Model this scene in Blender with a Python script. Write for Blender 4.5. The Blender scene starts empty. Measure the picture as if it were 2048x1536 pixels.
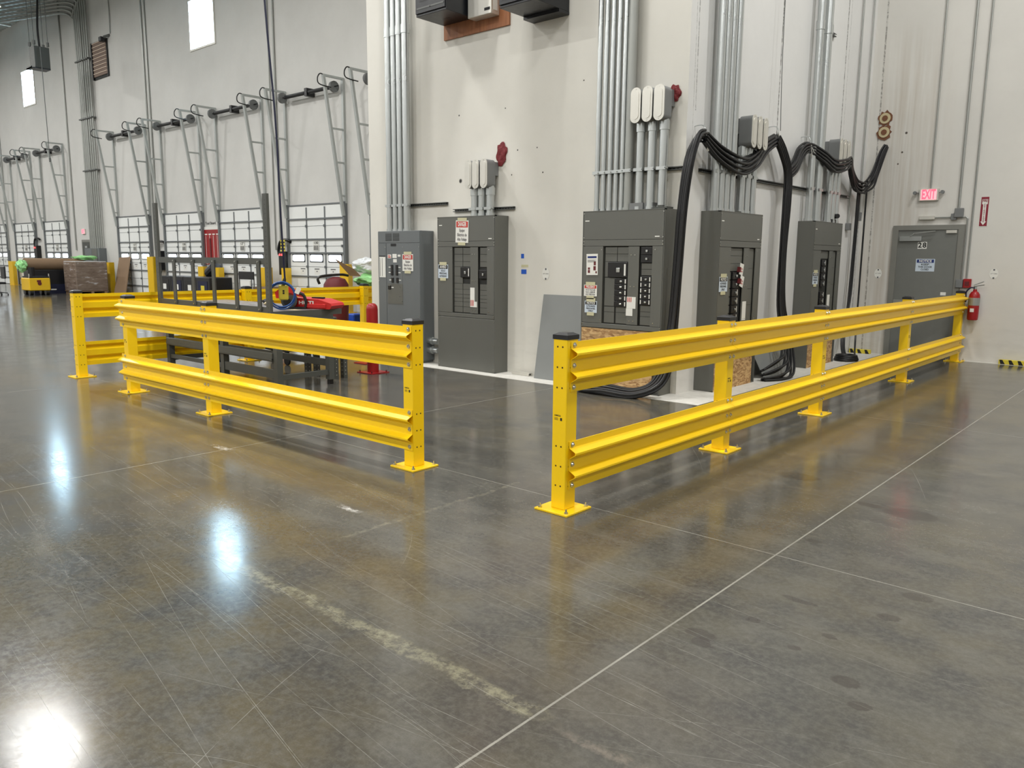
import bpy, bmesh, math, random
from mathutils import Vector, Matrix
random.seed(7)
PI = math.pi
sc = bpy.context.scene
C = sc.collection

# ------------------------------------------------------------------ camera
cam_data = bpy.data.cameras.new('camera')
cam_data.sensor_width = 36.0
cam_data.lens = 1575.857 / 2048 * 36.0
cam_data.clip_end = 200
cam = bpy.data.objects.new('camera', cam_data)
C.objects.link(cam)
_r = Vector((0.75162875, 0.65953538, 0.00820403))
_u = Vector((-0.10999875, 0.11307493, 0.98747878))
_f = Vector((-0.65034952, 0.74311987, -0.15753843))
cam.matrix_world = Matrix(((_r.x, _u.x, -_f.x, 0), (_r.y, _u.y, -_f.y, 0), (_r.z, _u.z, -_f.z, 1.55), (0, 0, 0, 1)))
sc.camera = cam

# ------------------------------------------------------------------ world, exposure
w = bpy.data.worlds.new('sky'); sc.world = w; w.use_nodes = True
w.node_tree.nodes['Background'].inputs[0].default_value = (0.75, 0.87, 1.0, 1)
w.node_tree.nodes['Background'].inputs[1].default_value = 1.0
sc.view_settings.view_transform = 'Standard'
sc.view_settings.look = 'None'
sc.view_settings.gamma = 1
sc.view_settings.use_curve_mapping = False
sc.view_settings.exposure = 0.0

# ------------------------------------------------------------------ high bay lights under the roof, plus one added fill lamp
LAMP_W = 450
def lamp(x, y, z=11.2, e=LAMP_W, sx=1.1, sy=0.35):
    l = bpy.data.lights.new('high_bay_light', 'AREA'); l.shape = 'RECTANGLE'
    l.size = sx; l.size_y = sy; l.energy = e; l.color = (1.0, 0.985, 0.955)
    o = bpy.data.objects.new('high_bay_light', l); C.objects.link(o)
    o.location = (x, y, z)
for x in (-56, -43.5, -32.5, -21.6, -13.2, -6.2, 0.8, 9.5):
    for y in (-13.5, -4.5, 6.2):
        if (x, y) == (-21.6, 6.2): lamp(x, y, e=LAMP_W * 0.95, sx=2.2, sy=1.4)
        else: lamp(x, y, e=LAMP_W * (1.4 if x < -12 else 1.0))
lamp(0.4, 10.6, e=LAMP_W * 0.95)  # extra lamp off the grid, added to brighten the door wall

# ================================================================== materials
def lin(c):
    return tuple((v / 255 / 12.92) if v / 255 <= 0.04045 else ((v / 255 + 0.055) / 1.055) ** 2.4 for v in c)

class NT:
    def __init__(s, name):
        s.m = bpy.data.materials.new(name); s.m.use_nodes = True
        s.t = s.m.node_tree; s.b = s.t.nodes['Principled BSDF']
        s._p = None
    def n(s, t, **k):
        nd = s.t.nodes.new(t)
        for a, v in k.items(): setattr(nd, a, v)
        return nd
    def set(s, sock, v):
        if hasattr(v, 'is_linked') or isinstance(v, bpy.types.NodeSocket): s.t.links.new(v, sock)
        else: sock.default_value = v
    def math(s, op, a, b=None, c=None, clamp=False):
        nd = s.n('ShaderNodeMath', operation=op, use_clamp=clamp)
        s.set(nd.inputs[0], a)
        if b is not None: s.set(nd.inputs[1], b)
        if c is not None: s.set(nd.inputs[2], c)
        return nd.outputs[0]
    def pos(s):
        if s._p is None:
            tc = s.n('ShaderNodeTexCoord'); s._v = tc.outputs['Object']
            sp = s.n('ShaderNodeSeparateXYZ'); s.t.links.new(s._v, sp.inputs[0]); s._p = sp.outputs
        return s._p
    def vec(s):
        s.pos(); return s._v
    def mapping(s, rot=(0, 0, 0), scale=(1, 1, 1), loc=(0, 0, 0)):
        mp = s.n('ShaderNodeMapping'); s.t.links.new(s.vec(), mp.inputs[0])
        mp.inputs['Rotation'].default_value = rot; mp.inputs['Scale'].default_value = scale; mp.inputs['Location'].default_value = loc
        return mp.outputs[0]
    def noise(s, v, scale, detail=4, rough=0.55):
        nd = s.n('ShaderNodeTexNoise'); s.t.links.new(v, nd.inputs['Vector'])
        nd.inputs['Scale'].default_value = scale; nd.inputs['Detail'].default_value = detail; nd.inputs['Roughness'].default_value = rough
        return nd.outputs['Fac']
    def ramp(s, f, a, b, lo=0.0, hi=1.0):
        nd = s.n('ShaderNodeMapRange', clamp=True); s.set(nd.inputs[0], f)
        for i, v in enumerate((a, b, lo, hi)): nd.inputs[i + 1].default_value = v
        return nd.outputs[0]
    def mix(s, f, a, b):
        nd = s.n('ShaderNodeMix', data_type='RGBA'); s.set(nd.inputs[0], f)
        s.set(nd.inputs[6], a if not isinstance(a, tuple) else (*a[:3], 1)); s.set(nd.inputs[7], b if not isinstance(b, tuple) else (*b[:3], 1))
        return nd.outputs[2]
    def base(s, v): s.set(s.b.inputs['Base Color'], v if not isinstance(v, tuple) else (*v[:3], 1))
    def rough(s, v): s.set(s.b.inputs['Roughness'], v)
    def bump(s, h, strength=0.2, dist=0.002):
        nd = s.n('ShaderNodeBump'); nd.inputs['Strength'].default_value = strength; nd.inputs['Distance'].default_value = dist
        s.t.links.new(h, nd.inputs['Height']); s.t.links.new(nd.outputs[0], s.b.inputs['Normal'])

def mat(name, rgb, rough=0.5, metal=0.0, var=0.06, nscale=8.0, spec=0.5):
    """painted / plastic / metal surface with a faint procedural mottling"""
    t = NT(name); c = lin(rgb)
    f = t.noise(t.vec(), nscale, 3)
    t.base(t.mix(f, tuple(v * (1 - var) for v in c), tuple(min(1, v * (1 + var)) for v in c)))
    t.rough(t.ramp(f, 0.2, 0.8, max(0.03, rough - 0.05), rough + 0.05))
    t.b.inputs['Metallic'].default_value = metal
    t.b.inputs['Specular IOR Level'].default_value = spec
    return t.m
def emis(name, rgb, s):
    t = NT(name); t.base(rgb); t.b.inputs['Emission Color'].default_value = (*rgb, 1); t.b.inputs['Emission Strength'].default_value = s
    return t.m

M = {}
M['yellow'] = mat('yellow_paint', (245, 203, 12), 0.33, var=0.012, nscale=1.5)
M['yellow_dull'] = mat('yellow_dull_paint', (228, 184, 24), 0.45)
M['hole'] = mat('hole_dark', (60, 38, 5), 0.8)
M['capblack'] = mat('black_plastic', (26, 27, 30), 0.38)
M['zinc'] = mat('zinc_bolt', (205, 205, 198), 0.28, 1.0)
M['grey'] = mat('grey_enamel', (97, 98, 93), 0.42, var=0.04, nscale=2)
M['grey_blue'] = mat('grey_blue_enamel', (103, 108, 110), 0.42, var=0.04, nscale=2)
M['grey_dark'] = mat('grey_dark_enamel', (70, 72, 68), 0.5)
M['recess'] = mat('recess_shadow_gap', (40, 41, 39), 0.7)
M['black'] = mat('black_bakelite', (22, 22, 24), 0.4)
M['rubber'] = mat('black_cable_rubber', (16, 17, 20), 0.42)
M['galv'] = mat('galvanised_steel', (196, 200, 200), 0.30, 0.9, var=0.06, nscale=3)
M['galv_dull'] = mat('galvanised_dull', (158, 160, 156), 0.45, 0.6, var=0.10, nscale=3)
M['alu'] = mat('cast_aluminium', (214, 212, 204), 0.38, 0.6, var=0.05)
M['cast'] = mat('cast_grey_body', (118, 120, 120), 0.5, 0.2)
M['strut'] = mat('strut_channel', (104, 106, 104), 0.5, 0.5)
M['white'] = mat('white_paper', (226, 226, 220), 0.7, var=0.02)
M['paper_blue'] = mat('bluish_paper', (196, 208, 220), 0.7, var=0.03)
M['tape'] = mat('masking_tape', (196, 192, 158), 0.7, var=0.08, nscale=30)
M['ink'] = mat('black_ink', (18, 18, 20), 0.6)
M['inkgrey'] = mat('grey_ink', (96, 96, 98), 0.7)
M['inkblue'] = mat('blue_ink', (22, 44, 110), 0.6)
M['navy'] = mat('navy_ink', (14, 20, 52), 0.6)
M['red'] = mat('red_paint', (150, 18, 22), 0.35)
M['redsign'] = mat('red_sign', (190, 44, 34), 0.5)
M['maroon'] = mat('maroon_sign', (130, 22, 44), 0.5)
M['darkred'] = mat('dark_red', (96, 22, 26), 0.6)
M['tool_red'] = mat('red_plastic', (190, 36, 36), 0.4)
M['caulk'] = mat('red_fire_caulk', (112, 30, 34), 0.7, var=0.3, nscale=60)
M['bluetape'] = mat('blue_tape', (30, 88, 190), 0.6)
M['blue'] = mat('blue_hose', (22, 72, 140), 0.35)
M['bluebin'] = mat('blue_bin', (24, 70, 170), 0.5)
M['doorwhite'] = mat('dock_door_white', (232, 234, 232), 0.5, var=0.02)
M['doorframe'] = mat('dock_door_frame_grey', (112, 116, 118), 0.45, 0.2)
M['track'] = mat('track_galvanised', (176, 180, 178), 0.45, 0.4)
M['cardboard'] = mat('cardboard', (132, 108, 84), 0.8, var=0.12, nscale=5)
M['benchtop'] = mat('bench_top', (128, 124, 126), 0.3)
M['benchgrey'] = mat('bench_grey', (76, 78, 74), 0.45)
M['green'] = mat('pale_green_plastic', (158, 220, 150), 0.35, var=0.12, nscale=9)
M['film'] = mat('white_film', (222, 226, 230), 0.3)
M['doorgrey'] = mat('grey_door_paint', (112, 114, 110), 0.4)
M['jamb'] = mat('grey_jamb', (122, 122, 116), 0.45)
M['plate'] = mat('loose_grey_plate', (128, 131, 130), 0.4, var=0.03)
M['cabinet'] = mat('network_cabinet_black', (20, 22, 27), 0.35)
M['rust'] = mat('rusty_pipe_end', (110, 72, 48), 0.8, var=0.4, nscale=40)
M['foam'] = mat('aged_foam', (188, 176, 140), 0.8, var=0.15, nscale=30)
M['brown'] = mat('louver_brown', (120, 98, 84), 0.6)
M['beige'] = mat('louver_light_edge', (236, 216, 196), 0.5)
M['hazard'] = mat('hazard_yellow', (214, 196, 60), 0.5)
M['window'] = emis('daylit_window', (0.52, 0.80, 1.0), 27.0)
M['pane'] = emis('daylit_door_pane', (0.80, 0.90, 1.0), 4.0)
M['exit'] = emis('exit_letters_lit', (1.0, 0.06, 0.10), 2.2)
M['exitpink'] = emis('exit_face_lit', (1.0, 0.36, 0.40), 0.9)
M['led'] = emis('red_led', (1.0, 0.05, 0.05), 4.0)
M['lens'] = emis('lamp_lens', (1.0, 0.98, 0.92), 9.0)

def wall_mat(name, rgb, axis, warm=0.0, lines=(), spots=(), smear=None):
    """painted tilt-up concrete; axis = index of the horizontal coordinate"""
    t = NT(name); p = t.pos(); c = lin(rgb)
    f1 = t.noise(t.vec(), 0.6, 3); f2 = t.noise(t.vec(), 9, 5)
    col = t.mix(t.ramp(f1, 0.3, 0.7), tuple(v * 0.93 for v in c), tuple(v * 1.04 for v in c))
    col = t.mix(t.ramp(f2, 0.45, 0.9, 0, 0.10), col, tuple(v * 0.72 for v in c))
    h = p[axis]; z = p[2]
    # scuffs near the floor
    low = t.ramp(z, 0.0, 0.9, 0.55, 0.0)
    sc_ = t.math('MULTIPLY', low, t.ramp(t.noise(t.mapping(scale=(1, 1, 3)), 4, 5), 0.45, 0.75))
    col = t.mix(t.math('MULTIPLY', sc_, 0.5), col, tuple(v * 0.6 for v in c))
    br = t.noise(t.mapping(scale=(1, 1, 1)), 26, 3, 0.7)
    for (hx, z0, z1, wd, dark) in lines:      # broken vertical caulk lines
        d = t.math('ABSOLUTE', t.math('SUBTRACT', h, hx))
        k = t.math('LESS_THAN', d, wd)
        k = t.math('MULTIPLY', k, t.math('GREATER_THAN', z, z0)); k = t.math('MULTIPLY', k, t.math('LESS_THAN', z, z1))
        k = t.math('MULTIPLY', k, t.ramp(br, 0.42, 0.55, 0.25, 1.0))
        col = t.mix(t.math('MULTIPLY', k, dark), col, (0.03, 0.028, 0.02))
    for (hx, zz, r) in spots:                 # drilled anchor holes
        dx = t.math('SUBTRACT', h, hx); dz = t.math('SUBTRACT', z, zz)
        d = t.math('SQRT', t.math('ADD', t.math('MULTIPLY', dx, dx), t.math('MULTIPLY', dz, dz)))
        k = t.ramp(t.math('ADD', d, t.math('MULTIPLY', f2, r * 0.5)), r * 0.9, r * 1.5, 1, 0)
        col = t.mix(k, col, (0.02, 0.018, 0.015))
    if smear:                                  # brown water runs
        h0, h1, z1 = smear
        k = t.math('MULTIPLY', t.ramp(h, h0, (h0 + h1) / 2), t.ramp(h, (h0 + h1) / 2, h1, 1, 0))
        st = t.ramp(t.noise(t.mapping(scale=(14, 14, 0.5)), 1.0, 4), 0.35, 0.7)
        k = t.math('MULTIPLY', t.math('MULTIPLY', k, st), t.ramp(z, z1 - 1.5, z1, 1, 0))
        col = t.mix(t.math('MULTIPLY', k, 0.55), col, lin((150, 130, 104)))
    t.base(col); t.rough(0.6)
    t.bump(t.noise(t.vec(), 30, 3), 0.06, 0.002)
    return t.m
M['wall'] = wall_mat('painted_concrete_wall', (208, 207, 203), 0)
M['wall_c'] = wall_mat('painted_concrete_wall_centre', (218, 216, 208), 0,
    spots=[(-8.07, 3.50, .012), (-7.21, 3.50, .009), (-6.99, 2.95, .010), (-6.66, 2.955, .010), (-6.56, 2.64, .010), (-7.09, 2.64, .010), (-8.045, 2.615, .03), (-5.94, 3.68, .010)])
M['wall_b'] = wall_mat('painted_concrete_wall_right', (216, 216, 214), 1,
    lines=[(8.19, 2.6, 6, .005, .5), (8.24, 3.2, 6, .010, .55), (10.45, 3.2, 7, .012, .9), (12.81, 2.6, 7, .014, .85), (12.93, 0.0, 7, .005, .6), (13.95, 0.0, 7, .012, .8)])
M['wall_d'] = wall_mat('painted_concrete_wall_door', (210, 208, 202), 0, smear=(-4.7, -3.2, 5.4),
    lines=[(-4.36, 0.0, 7, .012, .6)], spots=[(-3.93, 3.60, .02), (-3.97, 3.30, .016), (-4.02, 3.12, .014)])

def floor_mat():
    t = NT('polished_concrete_floor'); p = t.pos()
    big = t.noise(t.mapping(scale=(0.5, 0.7, 1)), 0.55, 3); mid = t.noise(t.vec(), 2.6, 5, 0.62); fine = t.noise(t.vec(), 34, 4, 0.7)
    grit = t.noise(t.vec(), 160, 2)
    col = t.mix(t.ramp(big, 0.38, 0.62), lin((80, 79, 74)), lin((88, 81, 63)))
    col = t.mix(t.ramp(mid, 0.40, 0.62), col, lin((66, 65, 62)))
    col = t.mix(t.ramp(t.noise(t.mapping(scale=(0.7, 1.6, 1)), 3.4, 6, 0.68), 0.50, 0.66, 0, .5), col, lin((98, 96, 89)))
    col = t.mix(t.ramp(fine, 0.42, 0.7, 0, 0.42), col, lin((108, 106, 99)))
    col = t.mix(t.ramp(grit, 0.35, 0.6, 0.16, 0), col, lin((60, 58, 54)))
    # warm brownish region
    wr = t.ramp(t.noise(t.mapping(loc=(3, 1, 0)), 0.35, 2), 0.5, 0.7, 0, .35)
    col = t.mix(wr, col, lin((92, 80, 70)))
    # long fine scratches
    rv = t.ramp(t.noise(t.vec(), 0.5, 2), 0.4, 0.65)
    scr = t.ramp(t.noise(t.mapping(rot=(0, 0, 0.05), scale=(2.2, 120, 1)), 1.0, 3, 0.6), .60, .85, 0, .15)
    scr = t.math('MULTIPLY', scr, t.ramp(rv, 0, 1, 0.2, 1))
    col = t.mix(scr, col, lin((150, 148, 140)))
    wob = t.math('MULTIPLY', t.math('SUBTRACT', mid, 0.5), 0.12)
    wob2 = t.math('MULTIPLY', t.math('SUBTRACT', fine, 0.5), 0.06)
    wb = t.math('ADD', wob, wob2)
    X, Y = p[0], p[1]
    def band(along, across, a0, a1, c0, wd, colr, am):
        nonlocal col
        d = t.math('ABSOLUTE', t.math('ADD', t.math('SUBTRACT', across, c0), wb))
        k = t.math('MULTIPLY', t.ramp(d, wd * 0.5, wd, 1, 0), t.math('MULTIPLY', t.ramp(along, a0, a0 + 0.15), t.ramp(along, a1 - 0.1, a1, 1, 0)))
        k = t.math('MULTIPLY', k, t.ramp(t.noise(t.vec(), 15, 4, .8), 0.42, 0.62, 0.05, 1))
        col = t.mix(t.math('MULTIPLY', k, am), col, colr)
    band(X, Y, -3.6, -1.5, 1.95, 0.050, lin((138, 134, 112)), .75)
    band(X, Y, -1.5, -0.9, 1.93, 0.03, lin((128, 118, 106)), .5)
    band(Y, X, 2.45, 4.1, -3.48, 0.022, lin((132, 128, 112)), .55)
    band(X, Y, -4.0, -3.75, 2.89, 0.03, (.75, .75, .73), 1.0)
    band(X, Y, -6.1, -5.75, 3.17, 0.035, (.7, .7, .66), .8)
    # dark oil stains
    for (x, y, rx, ry) in ((-2.09, 5.56, .16, .10), (-1.23, 5.18, .17, .11), (-1.48, 5.21, .09, .05), (-1.44, 2.85, .07, .045), (-1.40, 2.80, .05, .04), (-1.26, 3.46, .09, .025),
                           (-.855, 2.88, .055, .04), (-.76, 2.74, .045, .03), (-1.33, 3.14, .035, .03), (-.90, 3.56, .05, .035), (-.86, 3.87, .07, .05), (-1.03, 3.19, .035, .025), (-1.1, 3.0, .03, .02), (-1.5, 4.3, .05, .025)):
        dx = t.math('DIVIDE', t.math('ADD', t.math('SUBTRACT', X, x), wob2), rx); dy = t.math('DIVIDE', t.math('ADD', t.math('SUBTRACT', Y, y), wob), ry)
        d = t.math('ADD', t.math('MULTIPLY', dx, dx), t.math('MULTIPLY', dy, dy))
        col = t.mix(t.ramp(d, 0.7, 1.05, 0.5, 0), col, lin((52, 46, 42)))
    # saw-cut joints, 14 ft grid
    jn = None
    for co, off in ((X, 1.575), (Y, -3.945)):
        q = t.math('PINGPONG', t.math('ADD', co, off + 4.27 * 20), 2.135)   # 0 on a joint
        k = t.math('LESS_THAN', t.math('ADD', q, t.math('MULTIPLY', t.math('SUBTRACT', grit, 0.5), 0.004)), 0.0048 if co is X else 0.0030)
        jn = k if jn is None else t.math('MAXIMUM', jn, k)
    col = t.mix(t.math('MULTIPLY', jn, t.ramp(mid, 0.3, 0.6, 0.35, 0.75)), col, lin((160, 158, 148)))
    t.base(col)
    rg = t.math('ADD', t.ramp(mid, 0.3, 0.75, 0.11, 0.19), t.ramp(fine, 0.3, 0.8, -0.02, 0.05))
    t.rough(t.math('ADD', rg, t.math('MULTIPLY', scr, 0.25)))
    t.b.inputs['Specular IOR Level'].default_value = 0.45
    hh = t.math('ADD', t.math('MULTIPLY', fine, 0.5), t.math('MULTIPLY', mid, 1.5))
    t.bump(hh, 0.05, 0.003)
    return t.m
M['floor'] = floor_mat()
t = NT('bare_concrete_strip'); f = t.noise(t.vec(), 12, 5)
t.base(t.mix(f, lin((176, 174, 166)), lin((220, 218, 212)))); t.rough(0.7); M['strip'] = t.m
def osb():
    t = NT('osb_board')
    v = t.n('ShaderNodeTexVoronoi'); t.t.links.new(t.mapping(rot=(0.3, 0.5, 0.4), scale=(22, 22, 60)), v.inputs['Vector']); v.inputs['Scale'].default_value = 1.0
    sp = t.n('ShaderNodeSeparateColor'); t.t.links.new(v.outputs['Color'], sp.inputs[0])
    c = t.mix(t.ramp(sp.outputs[0], 0, 1), lin((150, 112, 70)), lin((206, 172, 122)))
    c = t.mix(t.ramp(sp.outputs[1], 0.8, 1.0, 0, .6), c, lin((104, 72, 40)))
    t.base(c); t.rough(0.75); return t.m
M['osb'] = osb()
def ply():
    t = NT('stained_plywood'); f = t.noise(t.mapping(scale=(9, 9, 0.9)), 1.3, 5, 0.6)
    t.base(t.mix(t.ramp(f, 0.3, 0.7), lin((124, 76, 46)), lin((168, 110, 70)))); t.rough(0.55); return t.m
M['ply'] = ply()
def wrapmat():
    t = NT('stretch_wrapped_boxes'); p = t.pos()
    f = t.noise(t.mapping(rot=(0.3, 0.4, 0), scale=(1.2, 1.2, 5)), 2.2, 5, 0.65)
    row = t.math('LESS_THAN', t.math('PINGPONG', p[2], 0.11), 0.008)
    c = t.mix(t.ramp(f, 0.3, 0.6), lin((108, 92, 80)), lin((136, 120, 108)))
    c = t.mix(t.math('MULTIPLY', row, 0.5), c, lin((70, 58, 50)))
    c = t.mix(t.ramp(f, 0.60, 0.70, 0, 0.75), c, lin((205, 205, 208)))
    t.base(c); t.rough(0.25); t.bump(f, 0.6, 0.02); return t.m
M['wrap'] = wrapmat()
def deck():
    t = NT('metal_roof_deck'); p = t.pos()
    k = t.ramp(t.math('PINGPONG', p[0], 0.15), 0.05, 0.09)
    t.base(t.mix(k, lin((150, 158, 156)), lin((206, 212, 208)))); t.rough(0.6); return t.m
M['deck'] = deck()

# ================================================================== mesh helpers
class MB:
    def __init__(s): s.bm = bmesh.new(); s.mi = 0
    def _f(s, vs):
        try: f = s.bm.faces.new(vs); f.material_index = s.mi; return f
        except ValueError: return None
    def box(s, x0, x1, y0, y1, z0, z1, bev=0.0, mtx=None):
        if x0 > x1: x0, x1 = x1, x0
        if y0 > y1: y0, y1 = y1, y0
        if z0 > z1: z0, z1 = z1, z0
        tmp = bmesh.new()
        vs = [tmp.verts.new((x, y, z)) for x in (x0, x1) for y in (y0, y1) for z in (z0, z1)]
        for q in ((0, 1, 3, 2), (4, 6, 7, 5), (0, 4, 5, 1), (2, 3, 7, 6), (0, 2, 6, 4), (1, 5, 7, 3)): tmp.faces.new([vs[i] for i in q])
        if bev > 0: bmesh.ops.bevel(tmp, geom=tmp.edges[:], offset=bev, segments=1, affect='EDGES')
        s._merge(tmp, mtx); return s
    def _merge(s, tmp, mtx=None):
        if mtx is not None: tmp.transform(mtx)
        mp = {v: s.bm.verts.new(v.co) for v in tmp.verts}
        for f in tmp.faces: s._f([mp[v] for v in f.verts])
        tmp.free()
    def obox(s, p, q, wx, wy, up=(0, 0, 1)):
        """square bar between two points"""
        p = Vector(p); q = Vector(q); d = (q - p); L = d.length; d.normalize(); upv = Vector(up)
        if abs(d.dot(upv)) > 0.98: upv = Vector((0, 1, 0))
        a = d.cross(upv).normalized(); b = a.cross(d).normalized()
        m = Matrix(((a.x, b.x, d.x, p.x), (a.y, b.y, d.y, p.y), (a.z, b.z, d.z, p.z), (0, 0, 0, 1)))
        return s.box(-wx / 2, wx / 2, -wy / 2, wy / 2, 0, L, mtx=m)
    def prism(s, pts, axis, a0, a1):
        """closed 2D outline extruded along an axis. pts are in the two other axes (in x,y,z order)"""
        def P(u, v, a): return {0: (a, u, v), 1: (u, a, v), 2: (u, v, a)}[axis]
        A = [s.bm.verts.new(P(u, v, a0)) for u, v in pts]; B = [s.bm.verts.new(P(u, v, a1)) for u, v in pts]
        n = len(pts)
        for i in range(n): s._f([A[i], A[(i + 1) % n], B[(i + 1) % n], B[i]])
        s._f(A[::-1]); s._f(B); return s
    def cyl(s, p, q, r, seg=12, r2=None):
        p = Vector(p); q = Vector(q); r2 = r if r2 is None else r2
        d = (q - p).normalized(); up = Vector((0, 0, 1)) if abs(d.z) < 0.9 else Vector((1, 0, 0))
        a = d.cross(up).normalized(); b = d.cross(a)
        A = []; B = []
        for i in range(seg):
            t = 2 * PI * i / seg; o = a * math.cos(t) + b * math.sin(t)
            A.append(s.bm.verts.new(p + o * r)); B.append(s.bm.verts.new(q + o * r2))
        for i in range(seg): s._f([A[i], A[(i + 1) % seg], B[(i + 1) % seg], B[i]])
        s._f(A[::-1]); s._f(B); return s
    def tube(s, pts, r, seg=8, smooth=6, closed=False):
        P = [Vector(p) for p in pts]
        if smooth:
            out = []; n = len(P); rng = range(n if closed else n - 1)
            for i in rng:
                if closed: p0, p1, p2, p3 = P[i - 1], P[i], P[(i + 1) % n], P[(i + 2) % n]
                else: p0, p1, p2, p3 = P[max(i - 1, 0)], P[i], P[i + 1], P[min(i + 2, n - 1)]
                for k in range(smooth):
                    t = k / smooth
                    out.append(0.5 * ((2 * p1) + (p2 - p0) * t + (2 * p0 - 5 * p1 + 4 * p2 - p3) * t * t + (3 * p1 - p0 - 3 * p2 + p3) * t ** 3))
            if not closed: out.append(P[-1])
            P = out
        rings = []; prev = None; n = len(P)
        for i, p in enumerate(P):
            d = (P[(i + 1) % n] - P[i - 1]) if closed else (P[min(i + 1, n - 1)] - P[max(i - 1, 0)])
            d.normalize()
            if prev is None:
                up = Vector((0, 0, 1)) if abs(d.z) < 0.9 else Vector((1, 0, 0)); a = d.cross(up).normalized()
            else:
                a = (prev - d * prev.dot(d)).normalized()
            prev = a; b = d.cross(a)
            rings.append([s.bm.verts.new(p + (a * math.cos(2 * PI * k / seg) + b * math.sin(2 * PI * k / seg)) * r) for k in range(seg)])
        m = len(rings)
        for i in range(m if closed else m - 1):
            A = rings[i]; B = rings[(i + 1) % m]
            for k in range(seg): s._f([A[k], A[(k + 1) % seg], B[(k + 1) % seg], B[k]])
        if not closed: s._f(rings[0][::-1]); s._f(rings[-1])
        return s
    def lathe(s, prof, c=(0, 0, 0), seg=20):
        """profile [(r,z)...] around a vertical axis"""
        rings = [[s.bm.verts.new((c[0] + r * math.cos(2 * PI * k / seg), c[1] + r * math.sin(2 * PI * k / seg), c[2] + z)) for k in range(seg)] for r, z in prof]
        for A, B in zip(rings, rings[1:]):
            for k in range(seg): s._f([A[k], A[(k + 1) % seg], B[(k + 1) % seg], B[k]])
        s._f(rings[0][::-1]); s._f(rings[-1]); return s
    def text(s, txt, size, x, y, z, w=None, bold=0.0, depth=0.0006, rotz=0.0, shear=0.0):
        """flat lettering in the local XZ plane facing -Y, centred on x, z"""
        cu = bpy.data.curves.new('t', 'FONT'); cu.body = txt; cu.size = size; cu.align_x = 'CENTER'; cu.align_y = 'CENTER'; cu.offset = bold * size; cu.shear = shear
        o = bpy.data.objects.new('t', cu); C.objects.link(o)
        dg = bpy.context.evaluated_depsgraph_get(); me = bpy.data.meshes.new_from_object(o.evaluated_get(dg))
        bpy.data.objects.remove(o); bpy.data.curves.remove(cu)
        xs = [v.co.x for v in me.vertices] or [0, 1]
        sx = (w / (max(xs) - min(xs))) if w else 1.0
        tmp = bmesh.new(); tmp.from_mesh(me); bpy.data.meshes.remove(me)
        tmp.transform(Matrix.Translation((x, y, z)) @ Matrix.Rotation(rotz, 4, 'Y') @ Matrix.Rotation(PI / 2, 4, 'X') @ Matrix.Diagonal((sx, 1, 1, 1)))
        s._merge(tmp); return s
    def build(s, name, m, parent=None, smooth=False, mats=None, loc=None):
        me = bpy.data.meshes.new(name)
        bmesh.ops.remove_doubles(s.bm, verts=s.bm.verts, dist=1e-6) if False else None
        bmesh.ops.recalc_face_normals(s.bm, faces=s.bm.faces)
        s.bm.to_mesh(me); s.bm.free()
        for mm in (mats or [m]): me.materials.append(M[mm] if isinstance(mm, str) else mm)
        if smooth:
            for p in me.polygons: p.use_smooth = True
            try: me.set_sharp_from_angle(angle=math.radians(40))
            except Exception: pass
        o = bpy.data.objects.new(name, me); C.objects.link(o)
        if parent is not None: o.parent = parent
        if loc is not None: o.location = loc
        return o
def tag(o, label, cat, group=None, kind=None):
    o['label'] = label; o['category'] = cat
    if group: o['group'] = group
    if kind: o['kind'] = kind
    return o
def thing(name, loc, label, cat, group=None, rotz=0.0, kind=None):
    o = bpy.data.objects.new(name, None); o.empty_display_size = 0.1; C.objects.link(o)
    o.location = loc; o.rotation_euler = (0, 0, rotz)
    return tag(o, label, cat, group, kind)
def kids(o): return [c for c in bpy.data.objects if c.parent == o]
def copy_tree(o, parent=None, label=None):
    c = o.copy(); C.objects.link(c)
    if parent is not None: c.parent = parent
    if label: c['label'] = label
    for ch in kids(o): copy_tree(ch, c)
    return c
def B(*a, **k): return MB().box(*a, **k)

# ================================================================== room shell
H = 12.3; XL, XR, YB, YD = -62.0, 16.0, -19.0, 14.1
def floor_scratches(mb):
    """fine trolley and drag scratches, flush with the slab surface"""
    rnd = random.Random(5); mb.mi = 1
    def one(x, y, a, L, w, bend):
        n = 6; A = []; D = []
        for i in range(n + 1):
            u = i / n; px = x + (u - .5) * L; py = y + bend * (u - .5) ** 2
            cx = x + (px - x) * math.cos(a) - (py - y) * math.sin(a); cy = y + (px - x) * math.sin(a) + (py - y) * math.cos(a)
            hw = w * (1 - abs(2 * u - 1) ** 3) + .0002; nx, ny = -math.sin(a), math.cos(a)
            A.append(mb.bm.verts.new((cx + nx * hw, cy + ny * hw, .0006))); D.append(mb.bm.verts.new((cx - nx * hw, cy - ny * hw, .0006)))
        for i in range(n): mb._f([D[i], D[i + 1], A[i + 1], A[i]])
    for _ in range(170): one(rnd.uniform(-6.5, -.8), rnd.uniform(.6, 3.3), rnd.gauss(-.10, .07), rnd.uniform(.4, 2.2), rnd.uniform(.0006, .0013), rnd.uniform(-.06, .06))
    for _ in range(30): one(rnd.uniform(-4.5, .5), rnd.uniform(.8, 3.6), rnd.uniform(.15, .6), rnd.uniform(.3, 1.5), rnd.uniform(.0005, .0010), rnd.uniform(-.1, .1))
    for _ in range(25): one(rnd.uniform(-7, 2), rnd.uniform(.8, 7), rnd.uniform(0, PI), rnd.uniform(.2, 1.2), rnd.uniform(.0005, .0012), rnd.uniform(-.15, .15))
    for _ in range(50): one(rnd.uniform(-12, 3), rnd.uniform(3, 12), rnd.gauss(0, .2), rnd.uniform(.3, 1.6), rnd.uniform(.0008, .0018), rnd.uniform(-.1, .1))
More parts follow.
